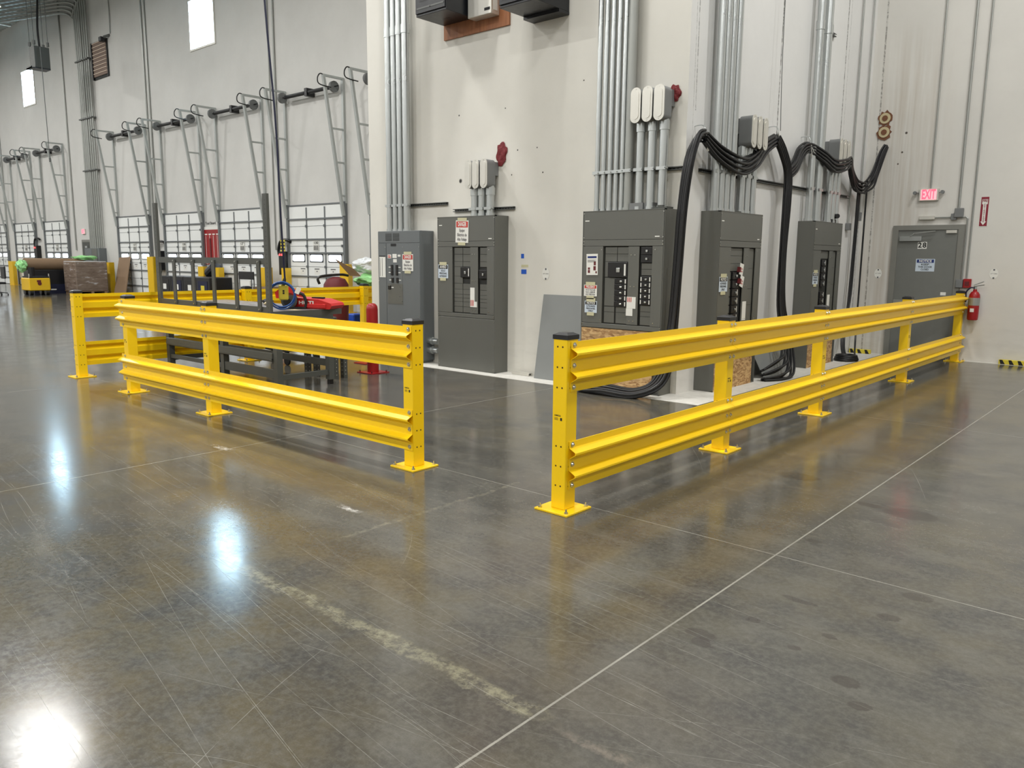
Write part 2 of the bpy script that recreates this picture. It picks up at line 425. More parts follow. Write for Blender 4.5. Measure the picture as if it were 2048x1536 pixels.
def scratch_mat():
    t = NT('floor_scratch'); t.base(lin((186, 184, 174))); t.rough(0.5)
    t.set(t.b.inputs['Alpha'], t.ramp(t.noise(t.vec(), 9, 4, .7), .36, .72, .04, .42)); return t.m
M['scratch'] = scratch_mat()
_fl = MB(); _fl.box(XL, XR, YB, YD + .3, -0.2, 0); floor_scratches(_fl)
tag(_fl.build('floor', None, mats=['floor', 'scratch']), 'polished grey concrete floor with saw cut joints', 'floor', kind='structure')
tag(B(XL, XR, YB, YD + .3, H, H + .15).build('ceiling', 'deck'), 'white corrugated metal roof deck', 'ceiling', kind='structure')
tag(B(XL - .2, XL, YB, YD, 0, H).build('wall_left', 'wall'), 'far end wall of painted concrete', 'wall', kind='structure')
tag(B(XR, XR + .2, YB, YD, 0, H).build('wall_right', 'wall'), 'near end wall of painted concrete', 'wall', kind='structure')
tag(B(XL, XR, YB - .2, YB, 0, H).build('wall_back', 'wall'), 'painted concrete wall behind the viewer', 'wall', kind='structure')
# dock wall: one slab, the high windows and louver sit in shallow frames
tag(B(XL, -10.05, YD, YD + .3, 0, H).build('wall_dock', 'wall'), 'long off-white dock wall with overhead doors and high windows', 'wall', kind='structure')
mb = MB(); mb.box(-10.05, -4.52, 8.06, YD + .3, 0, H)
wc = mb.build('wall_centre', 'wall_c', mats=['wall_c', 'wall_b'])
for p in wc.data.polygons:
    if p.normal.x > 0.5: p.material_index = 1
tag(wc, 'off-white projecting wall block carrying the electrical panels', 'wall', kind='structure')
tag(B(-4.52, XR, YD, YD + .3, 0, H).build('wall_front', 'wall_d'), 'off-white wall with the grey exit door', 'wall', kind='structure')
mb = MB()
mb.box(-10.05, -3.99, 7.60, 8.06, 0, 0.004); mb.box(-4.52, -3.99, 8.06, YD, 0, 0.004)
tag(mb.build('trim_1', 'strip'), 'white unpolished concrete strip along the panel wall', 'floor strip', kind='structure')
tag(B(-2.85, XR, 13.98, YD, 0, 0.004).build('trim_2', 'strip'), 'white unpolished concrete strip along the door wall', 'floor strip', kind='structure')

# roof joists, visible at top left
def joist(x, label):
    t = thing('roof_joist', (x, 0, H), label, 'roof joist', 'open web steel joists under the roof')
    y0, y1 = -4.0, 14.0
    B(-.05, .05, y0, y1, -.08, 0).build('top_chord', 'alu', t)
    B(-.06, .06, y0, y1 - .9, -.78, -.68).build('bottom_chord', 'alu', t)
    mb = MB(); n = 24; st = (y1 - .9 - y0) / n
    for i in range(n): mb.obox((0, y0 + i * st, -.7 if i % 2 else -.05), (0, y0 + (i + 1) * st, -.05 if i % 2 else -.7), .05, .05)
    mb.build('web', 'alu', t)
for i, (x, l) in enumerate(((-41.2, 'nearest open web roof joist beside the hanging conduits'), (-43.4, 'second open web roof joist from the hanging heater'), (-45.6, 'third open web roof joist from the hanging heater'), (-47.8, 'farthest open web roof joist at the top left corner'))):
    joist(x, l)

# ================================================================== guard rails
PW = 0.054
def make_post(cap_z=1.075):
    t = thing('guard_post', (0, 0, 0), '', 'guard post', 'yellow steel guard rail posts')
    mb = MB(); mb.box(-PW, PW, -PW, PW, 0.012, cap_z, bev=.004)
    mb.mi = 1
    for z in (1.025, .90, .775, .41, .285, .16):
        for dx in (-.02, .018):
            mb.cyl((dx, -PW - .0004, z), (dx, -PW + .002, z), .006, 10)
            mb.cyl((PW - .002, dx, z), (PW + .0004, dx, z), .006, 10)
    mb.build('post_tube', None, t, mats=['yellow', 'hole'])
    mb = MB(); mb.box(-.128, .128, -.128, .128, 0, .013, bev=.002)
    mb.build('base_plate', 'yellow', t)
    for sx in (-1, 1):
        for sy in (-1, 1):
            MB().cyl((sx * .103, sy * .103, .013), (sx * .103, sy * .103, .024), .013, 6).cyl((sx * .103, sy * .103, .024), (sx * .103, sy * .103, .040), .006, 8).build('anchor_bolt', 'zinc', t)
    mb = MB(); mb.box(-.0575, .0575, -.0575, .0575, cap_z - .005, cap_z + .022)
    tmp = [(-.0575, cap_z + .022, 1), ]
    a = .0575; c = .030
    v0 = [mb.bm.verts.new((x, y, cap_z + .022)) for x, y in ((-a, -a), (a, -a), (a, a), (-a, a))]
    v1 = [mb.bm.verts.new((x, y, cap_z + .036)) for x, y in ((-c, -c), (c, -c), (c, c), (-c, c))]
    for i in range(4): mb._f([v0[i], v0[(i + 1) % 4], v1[(i + 1) % 4], v1[i]])
    mb._f(v1)
    mb.build('post_cap', 'capblack', t)
    return t
def decal(t, side):
    """small maker's mark; side 'f' = on -Y face, 'r' = on +X face"""
    mb = MB(); y = -PW - .0006
    mb.text('OMEGA', .0135, -.012, y, .602, w=.050, bold=.03)
    mb.box(.008, .022, y - .0003, y, .572, .590)
    for k in range(4): mb.box(-.036, -.006 + (k % 2) * -.004, y - .0003, y, .574 + k * .0045, .5755 + k * .0045)
    o = mb.build('printed_mark', 'ink', t)
    if side == 'r': o.rotation_euler = (0, 0, PI / 2)
post0 = make_post()
first = [True]
def put_post(x, y, label, rot=0.0, mark=None):
    if first[0]: o = post0; first[0] = False
    else:
        o = post0.copy(); C.objects.link(o)
        for ch in kids(post0):
            if ch.name.startswith('printed_mark'): continue
            c = ch.copy(); C.objects.link(c); c.parent = o
    o.location = (x, y, 0); o.rotation_euler = (0, 0, rot); o['label'] = label
    if mark: decal(o, mark)
RX = -2.893; LY = 3.848; BX = -10.76
put_post(RX, 3.80, 'yellow guard post at the near open end of the right rail line', mark='f')
put_post(RX, 5.93, 'yellow guard post in front of the fourth panel, second along the right line', mark='r')
put_post(RX, 8.03, 'yellow guard post in the middle of the right rail line before the fifth panel', mark='r')
put_post(RX, 11.06, 'yellow guard post fourth along the right line before the grey door', mark='r')
put_post(RX, 13.93, 'yellow guard post at the far end by the fire extinguisher')
put_post(-4.335, LY, 'yellow guard post at the open end of the left front rail line', mark='f')
put_post(-7.31, LY, 'yellow guard post in the middle of the left front rail line', mark='f')
put_post(-9.13, LY, 'yellow guard post at the far left end of the left front rail line', mark='f')
put_post(BX, 3.90, 'yellow guard post standing alone at the near left end of the rear rail line')
put_post(BX, 6.27, 'yellow guard post behind the workbench frame in the rear line')
put_post(BX, 8.46, 'yellow guard post beside the red bollard in the rear line')
put_post(BX, 11.4, 'yellow guard post at the hidden end of the rear rail line')

def rail_profile():
    # (out, z) front contour top->bottom, height .305
    f = [(0, .305), (0, .265), (.050, .240), (.050, .228), (.006, .199), (.0, .195), (0, .124), (.050, .097), (.050, .086), (0, .055), (0, .0)]
    th = .005
    b = [(x - th if x < .04 else x - th * 1.3, z) for x, z in f]
    return f, b
def guard_rail(axis, c0, s0, s1, z0, out, label, group, ends=(1, 1)):
    """axis 0: runs along X on a plane y=c0, out=-1 faces -Y; axis 1: runs along Y on plane x=c0"""
    loc = ((s0 + s1) / 2, c0, z0) if axis == 0 else (c0, (s0 + s1) / 2, z0)
    t = thing('guard_rail', loc, label, 'guard rail', group)
    f, b = rail_profile(); L = (s1 - s0) / 2 - .002
    pts = [(out * (x + .006), z) for x, z in f] + [(out * (x + .006), z) for x, z in reversed(b)]
    mb = MB(); mb.prism(pts, axis, -L, L)
    mb.build('corrugated_beam', 'yellow', t)
    for e, sg in zip(ends, (-1, 1)):
        for z in (.285, .16, .028):
            s = sg * (L - e)
            mb = MB()
            def P(o, q=s): return (q, out * o, z) if axis == 0 else (out * o, q, z)
            mb.cyl(P(.0055), P(.009), .016, 14); mb.cyl(P(.009), P(.018), .0115, 14, .0075)
            mb.build('bolt', 'zinc', t)
    return t
G1 = 'yellow corrugated guard rails of the right line'; G2 = 'yellow corrugated guard rails of the left front line'; G3 = 'yellow corrugated guard rails of the rear line'
ZT, ZB = .752, .137
XF = RX + PW
for (a, b, nm) in ((3.775, 5.93, 'nearest'), (5.93, 8.03, 'second'), (8.03, 11.06, 'third'), (11.06, 14.02, 'farthest')):
    e = (.03, .03)
    if nm == 'farthest': e = (.03, .12)
    guard_rail(1, XF, a, b, ZT, 1, 'upper yellow corrugated rail, %s span of the right guard line' % nm, G1, e)
    guard_rail(1, XF, a, b, ZB, 1, 'lower yellow corrugated rail, %s span of the right guard line' % nm, G1, e)
YF = LY - PW
for (a, b, nm) in ((-7.31, -4.285, 'right span of the left front line'), (-9.24, -7.31, 'left span of the left front line')):
    e = (.03, .03) if nm[0] == 'r' else (.09, .03)
    guard_rail(0, YF, a, b, ZT, -1, 'upper yellow corrugated rail, ' + nm, G2, e)
    guard_rail(0, YF, a, b, ZB, -1, 'lower yellow corrugated rail, ' + nm, G2, e)
XB = BX - PW
for (a, b, nm) in ((3.86, 6.27, 'near span of the rear line behind the left posts'), (6.27, 8.46, 'span of the rear line behind the workbench'), (8.46, 11.4, 'span of the rear line passing behind the panel wall')):
    guard_rail(1, XB, a, b, ZT, -1, 'upper yellow corrugated rail, ' + nm, G3, (.04, .03))
    guard_rail(1, XB, a, b, ZB, -1, 'lower yellow corrugated rail, ' + nm, G3, (.04, .03))

# ================================================================== electrical panels
def sign(parent, x, z, wd, ht, y, head=None, hcol='ink', body=(), bcol='ink', paper='white', tape=True, tilt=0.0, name='warning_sign', htxt='white', tape_bot=True):
    """paper sign taped on a front face; local x right, z up, facing -y"""
    s = bpy.data.objects.new(name, None); C.objects.link(s); s.parent = parent; s.location = (x, y, z); s.rotation_euler = (0, tilt, 0); s.empty_display_size = .05
    MB().box(-wd / 2, wd / 2, -.0015, 0, -ht / 2, ht / 2).build('sheet', paper, s)
    if head:
        hh = ht * .27
        MB().box(-wd * .45, wd * .45, -.0025, -.0015, ht / 2 - hh - ht * .04, ht / 2 - ht * .05).build('header_band', hcol, s)
        MB().text(head, hh * .95, 0, -.0030, ht / 2 - ht * .045 - hh / 2, w=wd * .66, bold=.03).build('header_lettering', htxt, s)
    if body:
        mb = MB(); n = len(body); zz = ht / 2 - ht * .36; st = ht * .60 / n
        for i, l in enumerate(body):
            mb.text(l, st * .95, 0, -.0025, zz - st * (i + .45), w=wd * (.74 if len(l) > 6 else .42), bold=.025)
        mb.build('body_lettering', bcol, s)
    if tape:
        MB().box(-wd * .36, wd * .36, -.0032, -.0022, ht / 2 - .008, ht / 2 + .035).build('tape_strip', 'tape', s)
        if tape_bot: MB().box(-wd * .30, wd * .28, -.0032, -.0022, -ht / 2 - .035, -ht / 2 + .006).build('tape_strip', 'tape', s)
    return s
def screws(parent, pts, y):
    mb = MB()
    for x, z in pts: mb.cyl((x, y, z), (x, y - .003, z), .006, 8)
    mb.build('cover_screw', 'zinc', parent)
def breaker(parent, x0, x1, z0, z1, y, toggle='h', tag_=True):
    b = MB().box(x0, x1, y - .03, y, z0, z1, bev=.003).build('circuit_breaker', 'black', parent)
    cx = (x0 + x1) / 2; cz = (z0 + z1) / 2; wd = x1 - x0; ht = z1 - z0
    MB().box(cx - wd * .03, cx + wd * .14, y - .045, y - .03, cz - ht * .16, cz + ht * .12, bev=.003).build('toggle', 'galv', b)
    if tag_: MB().box(x1 - wd * .16, x1 - wd * .08, y - .031, y - .03, z0 + ht * .12, z1 - ht * .12).build('breaker_label', 'white', b)
    return b
def shell(t, w, d, h, z0=0.0, mat_='grey', rec=None):
    """sheet steel enclosure, open pocket at front of depth .035"""
    mb = MB(); hw = w / 2
    mb.box(-hw, hw, -d + .035, -.002, z0, h)
    mb.box(-hw, -hw + .012, -d, -d + .035, z0, h); mb.box(hw - .012, hw, -d, -d + .035, z0, h)
    mb.box(-hw, hw, -d, -d + .035, h - .012, h); mb.box(-hw, hw, -d, -d + .035, z0, z0 + .012)
    o = mb.build('enclosure', mat_, t)
    return o
def panelboard(loc, rotz, w, label, lower, conf, d=.26, h=2.11):
    t = thing('breaker_cabinet', loc, label, 'electrical cabinet', 'grey distribution cabinets', rotz)
    hw = w / 2; F = -d; g = .004
    shell(t, w, d, h)
    def plate(x0, x1, z0, z1, name='cover_plate', m='grey', y=F, th=.012):
        return MB().box(x0 + g / 2, x1 - g / 2, y, y + th, z0 + g / 2, z1 - g / 2, bev=.0015).build(name, m, t)
    fx = lambda f: -hw + f * w
    plate(-hw + .003, hw - .003, 1.775, h - .006); plate(-hw + .003, hw - .003, 1.70, 1.775)
    zl, zh = .79, 1.70
    plate(fx(.004), fx(.27), zl, zh); plate(fx(.58), fx(.715), zl + .005, zh - .002, y=F + .002); plate(fx(.865), fx(.996), zl, zh)
    plate(-hw + .003, hw - .003, .735, zl)
    # pocket liner
    MB().box(fx(.27), fx(.865), F + .033, F + .0345, zl, zh).build('pocket_back', 'recess', t)
    yb = F + .022
    def filler(x0, x1, z0, z1): MB().box(x0 + .002, x1 - .002, yb, yb + .012, z0 + .002, z1 - .002).build('blank_filler', 'grey', t)
    A0, A1, A2 = fx(.285), fx(.435), fx(.58); R0, R1 = fx(.735), fx(.865)
    conf(t, filler, breaker, fx, yb, (A0, A1, A2, R0, R1), F)
    if lower == 'steel':
        MB().box(-hw + .004, hw - .004, F - .001, F + .012, .012, .730, bev=.002).build('lower_cover', 'grey', t)
        screws(t, [(sx * (hw - .02), z) for sx in (-1, 1) for z in (.05, .38, .70)], F - .001)
    else:
        MB().box(-hw + .015, hw - .10, F - .004, F + .012, .004, .728).build('osb_board', 'osb', t)
        MB().box(-hw + .015, hw - .10, F - .0052, F - .004, .355, .362).build('board_seam', 'recess', t)
    screws(t, [(sx * (hw - .018), z) for sx in (-1, 1) for z in (1.80, 2.08, 1.755, 1.72, .775, .75)], F)
    screws(t, [(fx(.25), 1.66), (fx(.25), .83), (fx(.90), 1.66), (fx(.90), .83), (fx(.62), 1.60), (fx(.665), 1.60), (fx(.62), 1.24), (fx(.665), 1.24), (fx(.62), .84), (fx(.665), .84)], F)
    mb = MB()
    for (x, z) in ((fx(.03), 1.99), (fx(.89), 1.80)): mb.box(x, x + .06, F - .001, F, z, z + .012)
    mb.build('name_tag', 'white', t)
    return t
def rows(filler, x0, x1, zs):
    for a, b in zip(zs, zs[1:]): filler(x0, x1, a, b)
def conf2(t, filler, breaker, fx, yb, A, F):
    A0, A1, A2, R0, R1 = A
    zs = [.80, .88, .95, 1.0, 1.05, 1.12, 1.20, 1.30, 1.43, 1.50, 1.60, 1.69]
    rows(filler, A0, A1, zs[:8]); rows(filler, A0, A1, zs[8:])
    rows(filler, A1 + .006, A2, zs[:7]); rows(filler, A1 + .006, A2, zs[8:]); filler(A0, A1 - .03, 1.30, 1.43)
    breaker(t, A1 - .025, A2 - .004, 1.285, 1.425, yb + .006)
    rows(filler, R0, R1, zs[:7]); rows(filler, R0, R1, zs[8:])
    breaker(t, R0, R1, 1.275, 1.39, yb + .006, tag_=False)
    s = MB().box(fx(.585), fx(.66), F - .001, F + .001, .961, 1.15).box(fx(.585), fx(.70), F - .001, F + .001, .885, .96).build('rating_label', 'white', t)
    mb = MB()
    for k in range(3): mb.box(fx(.592) + k * .022, fx(.592) + k * .022 + .012, F - .0016, F - .001, .90, .98)
    mb.build('label_print', 'redsign', s)
def conf3(t, filler, breaker, fx, yb, A, F):
    A0, A1, A2, R0, R1 = A
    rows(filler, A0, A1, [1.52, 1.61, 1.69]); rows(filler, A1 + .004, A2, [1.52, 1.61, 1.69]); filler(A0, A0 + .05, 1.34, 1.52)
    breaker(t, A0 + .055, A2 - .004, 1.34, 1.515, yb + .006)
    filler(A0, A1 - .02, 1.0, 1.335); rows(filler, A0, A1 - .02, [.80, .93, .995]); rows(filler, A1, A2, [.80, .93, 1.0])
    for k in range(5): breaker(t, A1 - .015, A2 - .004, 1.0 + k * .066, 1.063 + k * .066, yb + .006)
    for k in range(2): breaker(t, R0, R1, 1.515 + k * .088, 1.60 + k * .088, yb + .006, tag_=False)
    rows(filler, R0, R1, [1.37, 1.44, 1.51])
    for k in range(5): breaker(t, R0, R1, 1.035 + k * .065, 1.097 + k * .065, yb + .006)
    mb = MB()
    for k in range(5): mb.box(R0 + .008, R0 + .02, yb - .0255, yb - .0245, 1.045 + k * .065, 1.09 + k * .065)
    mb.build('breaker_label', 'white', t)
    rows(filler, R0, R1, [.80, .90, .955, 1.03])
    s = MB().box(fx(.575), fx(.655), F - .001, F + .001, .90, .984).box(fx(.58), fx(.69), F - .001, F + .001, .985, 1.12).build('rating_label', 'white', t)
    mb = MB()
    for k in range(3): mb.box(fx(.59) + k * .022, fx(.59) + k * .022 + .010, F - .0016, F - .001, 1.06, 1.115)
    mb.build('label_print', 'redsign', s)
def conf4(t, filler, breaker, fx, yb, A, F):
    A0, A1, A2, R0, R1 = A
    rows(filler, A0, A2, [1.42, 1.51, 1.60, 1.69])
    for k in range(2): breaker(t, A0 + .06, A1 + .05, 1.22 + k * .10, 1.31 + k * .10, yb + .006, tag_=False); filler(A0, A0 + .055, 1.22 + k * .10, 1.31 + k * .10)
    for k in range(4): breaker(t, A0 + .06, A1 + .05, .82 + k * .10, .91 + k * .10, yb + .006); filler(A0, A0 + .055, .82 + k * .10, .91 + k * .10)
    rows(filler, R0, R1, [.80, 1.0, 1.2, 1.45, 1.69])
    for (x, z, a) in ((.50, 1.445, .2), (.52, 1.30, .3)):
        s = bpy.data.objects.new('lockout_tag', None); C.objects.link(s); s.parent = t; s.location = (fx(x), F - .02, z); s.rotation_euler = (0, a, 0)
        MB().box(-.05, .05, -.001, .001, -.07, .065).build('tag_card', 'white', s)
        MB().text('DO NOT', .026, 0, -.002, .0, w=.06, bold=.03).text('OPERATE', .024, 0, -.002, -.03, w=.068, bold=.03).build('tag_lettering', 'redsign', s)
        MB().box(-.085, -.052, -.02, .015, -.05, .01).build('lock_body', 'darkred', s)
    MB().box(fx(.60), fx(.69), F - .001, F + .001, .82, 1.05).build('rating_label', 'white', t)
def conf5(t, filler, breaker, fx, yb, A, F):
    A0, A1, A2, R0, R1 = A
    rows(filler, A0, A2, [1.58, 1.69])
    for k in range(4): breaker(t, A0 + .04, A1 + .03, 1.18 + k * .10, 1.265 + k * .10, yb + .006)
    for k in range(3): breaker(t, A0 + .04, A1 + .03, .84 + k * .09, .92 + k * .09, yb + .006)
    rows(filler, R0, R1, [.80, 1.0, 1.2, 1.45, 1.69])
    MB().box(fx(.60), fx(.69), F - .001, F + .001, .82, 1.05).build('rating_label', 'white', t)
p2 = panelboard((-7.69, 8.06, 0), 0, 1.10, 'tall grey electrical panel with a steel lower cover and two breakers', 'steel', conf2, d=.265)
sign(p2, -.06, 1.905, .245, .30, -.268, 'DANGER', 'redsign', ('Equipo', 'Eléctrico de', 'Alto Voltaje'), 'inkgrey', tilt=.03)
sign(p2, -.435, 1.36, .20, .19, -.268, 'AVISO', 'ink', ('SOLO', 'PERSONAL', 'AUTORIZADO'), 'ink', 'paper_blue')
p3 = panelboard((-5.155, 8.06, 0), 0, 1.12, 'widest-looking grey electrical panel over an OSB board, nearest to the wall corner', 'osb', conf3, d=.26)
nt = sign(p3, -.41, 1.485, .165, .25, -.264, None, body=(), tape=False, tilt=-.02, name='instruction_sheet')
MB().box(-.065, .065, -.0025, -.0015, .075, .098).build('header_band', 'inkblue', nt)
mb = MB()
for (a, b, c, d_) in ((.025, .055, -.01, .035), (-.06, -.03, -.06, -.035), (.02, .055, -.07, -.02), (.05, .07, -.105, -.08), (-.06, -.03, -.10, -.065)): mb.box(a, b, -.0025, -.0015, c, d_)
mb.build('photo_print', 'darkred', nt)
mb = MB()
for k in range(4): mb.box(-.065, .06 - .02 * (k % 2), -.0025, -.0015, .052 - k * .008, .055 - k * .008)
mb.build('text_print', 'inkgrey', nt)
sign(p3, -.425, 1.175, .19, .135, -.264, 'PELIGRO', 'redsign', ('ALTO VOLTAJE', 'NO ABRIR', 'SOLO PERSONAL'), 'inkgrey', tape=True)
sign(p3, -.415, .98, .18, .14, -.264, 'NOTICE', 'ink', ('AUTHORIZED', 'PERSONNEL', 'ONLY'), 'ink', 'paper_blue')
MB().box(.02, .20, -.16, -.04, 2.11, 2.19).box(.205, .32, -.14, -.04, 2.11, 2.19).build('junction_box', 'cast', p3)
MB().box(.36, .54, -.20, -.06, 2.11, 2.135).box(.40, .47, -.17, -.1, 2.135, 2.155).build('cable_clamp', 'grey_dark', p3)
p4 = panelboard((-4.52, 9.04, 0), PI / 2, 1.13, 'grey electrical panel with two red and white lockout tags, on the return wall', 'osb', conf4, d=.25)
sign(p4, -.43, 1.27, .21, .175, -.254, 'NOTICE', 'ink', ('AUTHORIZED', 'PERSONNEL', 'ONLY'), 'ink', 'paper_blue')
MB().box(-.05, .20, -.16, -.08, 2.11, 2.135).build('cable_clamp', 'grey_dark', p4)
MB().box(.33, .42, -.14, -.05, 2.11, 2.17).cyl((.38, -.10, 2.17), (.38, -.10, 2.22), .03, 10).build('cable_gland', 'capblack', p4)
MB().box(-.42, -.20, -.275, -.25, .70, .80).build('breaker_cover', 'capblack', p4)
p5 = panelboard((-4.52, 11.915, 0), PI / 2, 1.11, 'farthest grey electrical panel before the inner wall corner', 'osb', conf5, d=.25)
sign(p5, -.43, 1.30, .20, .17, -.254, 'NOTICE', 'ink', ('AUTHORIZED', 'PERSONNEL', 'ONLY'), 'ink', 'paper_blue')
MB().box(.34, .52, -.16, -.05, 2.11, 2.17).cyl((.40, -.10, 2.17), (.40, -.10, 2.25), .045, 10).cyl((.46, -.20, 2.22), (.55, -.1, 2.22), .035, 10).build('cable_gland', 'capblack', p5)

# panel 1: narrower, older cabinet on the left
t1 = thing('breaker_cabinet', (-9.07, 8.06, 0), 'shorter blue-grey electrical cabinet with vent grilles, leftmost of the panels', 'electrical cabinet', 'grey distribution cabinets')
W1 = .94; h1 = 1.935; F = -.27
mb = MB(); mb.box(-W1 / 2, W1 / 2, F, -.002, .04, h1, bev=.003); mb.box(-W1 / 2 + .02, W1 / 2 - .02, F + .02, -.02, 0.004, .04); mb.build('enclosure', 'grey_blue', t1)
MB().box(-.465, .465, F - .006, F, 1.765, 1.925).build('top_cover', 'grey_blue', t1)
g_ = MB()
for gx in (-.29, -.12):
    for i in range(8):
        for j in range(6): g_.box(gx + i * .0185, gx + i * .0185 + .013, F - .0075, F - .006, 1.792 + j * .019, 1.803 + j * .019)
g_.build('vent_grille', 'recess', t1)
MB().box(-.465, -.285, F - .006, F, .05, 1.755).build('side_cover', 'grey_blue', t1)
dd = MB().box(-.275, .465, F - .006, F, .05, 1.755).build('front_cover', 'grey_blue', t1)
MB().box(-.25, .09, F - .009, F - .006, .86, 1.155).build('breaker_blank', 'grey', t1)
MB().box(-.25, .09, F - .0082, F - .006, 1.16, 1.47).build('breaker_bay', 'grey_blue', t1)
k = 0
for (x, z) in ((-.165, 1.40), (-.055, 1.40), (-.165, 1.32), (-.055, 1.32), (-.155, 1.21), (-.045, 1.21)):
    b = MB().box(x, x + .045, F - .022, F - .008, z - .035, z + .04, bev=.002).build('circuit_breaker', 'black', t1)
    sx = x - .06 if x < -.1 else x + .05
    MB().box(sx, sx + .05, F - .0095, F - .008, z - .002, z + .01).build('breaker_label', 'white', b)
b = MB().box(-.235, -.175, F - .022, F - .009, 1.075, 1.13, bev=.002).build('circuit_breaker', 'black', t1)
MB().box(-.165, -.115, F - .0105, F - .009, 1.095, 1.11).build('breaker_label', 'white', b)
mb = MB(); mb.box(-.245, -.165, F - .008, F - .006, 1.535, 1.59); mb.box(-.135, -.04, F - .008, F - .006, 1.54, 1.60); mb.box(-.12, -.04, F - .008, F - .006, 1.475, 1.525); mb.box(-.015, .045, F - .008, F - .006, 1.56, 1.59)
mb.build('rating_label', 'white', t1)
mb = MB(); mb.box(-.235, -.175, F - .009, F - .008, 1.545, 1.56); mb.box(-.235, -.185, F - .009, F - .008, 1.57, 1.58); mb.build('label_print', 'redsign', t1)
s_ = MB().box(-.44, -.30, F - .008, F - .006, 1.25, 1.555).build('circuit_directory', 'white', t1)
mb = MB(); mb.box(-.44, -.30, F - .009, F - .008, 1.56, 1.573)
for x in (-.427, -.378): mb.box(x, x + .007, F - .009, F - .008, 1.265, 1.54)
mb.build('directory_print', 'ink', s_)
MB().box(-.17, -.05, F - .009, F - .006, 1.715, 1.75).build('maker_plate', 'capblack', t1)
sign(t1, .21, 1.475, .235, .245, F - .009, 'DANGER', 'redsign', ('Equipo', 'Eléctrico de', 'Alto Voltaje'), 'inkgrey')
screws(t1, [(-.30, 1.70), (.10, 1.70), (.45, 1.70), (.45, 1.2), (.45, .7), (.03, 1.11), (.08, 1.06), (.02, .97), (.08, .90), (-.455, 1.2)], F - .006)
mb = MB()
for z in (.20, .335):
    mb.cyl((.47, -.11, z), (.53, -.11, z), .050, 14); mb.cyl((.53, -.11, z), (.555, -.11, z), .058, 8); mb.cyl((.555, -.11, z), (.675, -.11, z), .044, 14)
mb.build('conduit_nipple', 'galv', t1, smooth=True)

# ================================================================== conduits
def conduit(x, y, z0, z1, r, label, group, couplings=(), m='galv', cat='conduit'):
    t = thing('conduit', (x, y, z0), label, cat, group)
    MB().cyl((0, 0, 0), (0, 0, z1 - z0), r, 20).build('pipe', m, t, smooth=True)
    for c in couplings:
        MB().cyl((0, 0, c - z0 - .06), (0, 0, c - z0 + .06), r * 1.16, 20).build('coupling', m, t, smooth=True)
    MB().cyl((0, 0, 0), (0, 0, .035), r * 1.2, 16).build('connector', m, t, smooth=True)
    return t
ordn = ['first', 'second', 'third', 'fourth', 'fifth', 'sixth']
for i, (x, r) in enumerate(((-9.43, .050), (-9.305, .045), (-9.185, .045), (-9.045, .054))):
    conduit(x, 7.945, 1.935, H, r, '%s from left of the four galvanised conduits rising from the leftmost cabinet' % ordn[i], 'conduits above the leftmost cabinet', (4.78,))
for i, x in enumerate((-5.635, -5.545, -5.455, -5.368, -5.283)):
    conduit(x, 7.96, 2.11, H, .031, '%s from left of the thin conduits above the panel by the wall corner' % ordn[i], 'thin conduits above the corner panel')
conduit(-5.19, 7.955, 2.11, H, .052, 'thick conduit at the right of the thin ones above the corner panel', 'thin conduits above the corner panel', m='galv_dull')
for i, y in enumerate((8.55, 8.685, 8.82, 8.96)):
    conduit(-4.40, y, 2.11, H, .047, '%s from left of the four conduits rising behind the hung cables over the tagged panel' % ordn[i], 'conduits above the tagged panel')
for i, y in enumerate((11.42, 11.70)):
    conduit(-4.40, y, 2.11, H, .062 if i else .05, '%s of the two tall conduits above the farthest panel' % ('right' if i else 'left'), 'conduits above the farthest panel', (4.75,))

def conduit_body(x, y, z0, zb, r, rotz, label, group, back, bw=.115):
    """pipe stub with an oblong pull fitting whose rear neck enters the wall"""
    t = thing('conduit_fitting', (x, y, z0), label, 'conduit fitting', group, rotz)
    L = zb - z0
    MB().cyl((0, 0, 0), (0, 0, L + .05), r, 20).build('pipe', 'galv', t, smooth=True)
    MB().cyl((0, 0, L - .07), (0, 0, L + .03), r * 1.18, 20).build('connector', 'galv', t, smooth=True); MB().cyl((0, 0, 0), (0, 0, .04), r * 1.15, 20).build('connector', 'galv', t, smooth=True)
    hw = bw / 2; h = .37; d = -.13
    def oval(s, zc, hh, ww):
        pts = []
        for k in range(16):
            a = PI * k / 15; pts.append((ww * math.cos(a), zc + (hh / 2 - ww) + ww * math.sin(a)))
        for k in range(16):
            a = PI + PI * k / 15; pts.append((ww * math.cos(a), zc - (hh / 2 - ww) + ww * math.sin(a)))
        return pts
    zc = L + .02 + h / 2
    mb = MB(); mb.prism(oval(mb, zc, h, hw), 1, d, .03)
    mb.box(-hw * .9, hw * .9, .03, back - .001, zc - .02, zc + h / 2 - .03)
    mb.build('body', 'cast', t, smooth=True)
    mb = MB(); mb.prism(oval(mb, zc, h + .012, hw + .003), 1, d - .010, d - .001); mb.prism(oval(mb, zc, h * .82, hw * .66), 1, d - .015, d - .009)
    c = mb.build('cover', 'alu', t)
    screws(c, [(0, zc + h / 2 - .014), (0, zc - h / 2 + .014)], d - .010)
    return t
for i, x in enumerate((-7.66, -7.525, -7.375)):
    conduit_body(x, 7.955, 2.11, 2.455, .054, 0, '%s oblong conduit fitting above the tall panel with the steel lower cover' % ('left', 'middle', 'right')[i], 'fittings above the steel covered panel', .10, bw=.118)
for i, x in enumerate((-5.035, -4.885, -4.735)):
    conduit_body(x, 7.95, 2.11, 3.045, .050, 0, '%s oblong conduit fitting above the corner panel' % ('left', 'middle', 'right')[i], 'fittings above the corner panel', .105, bw=.125)
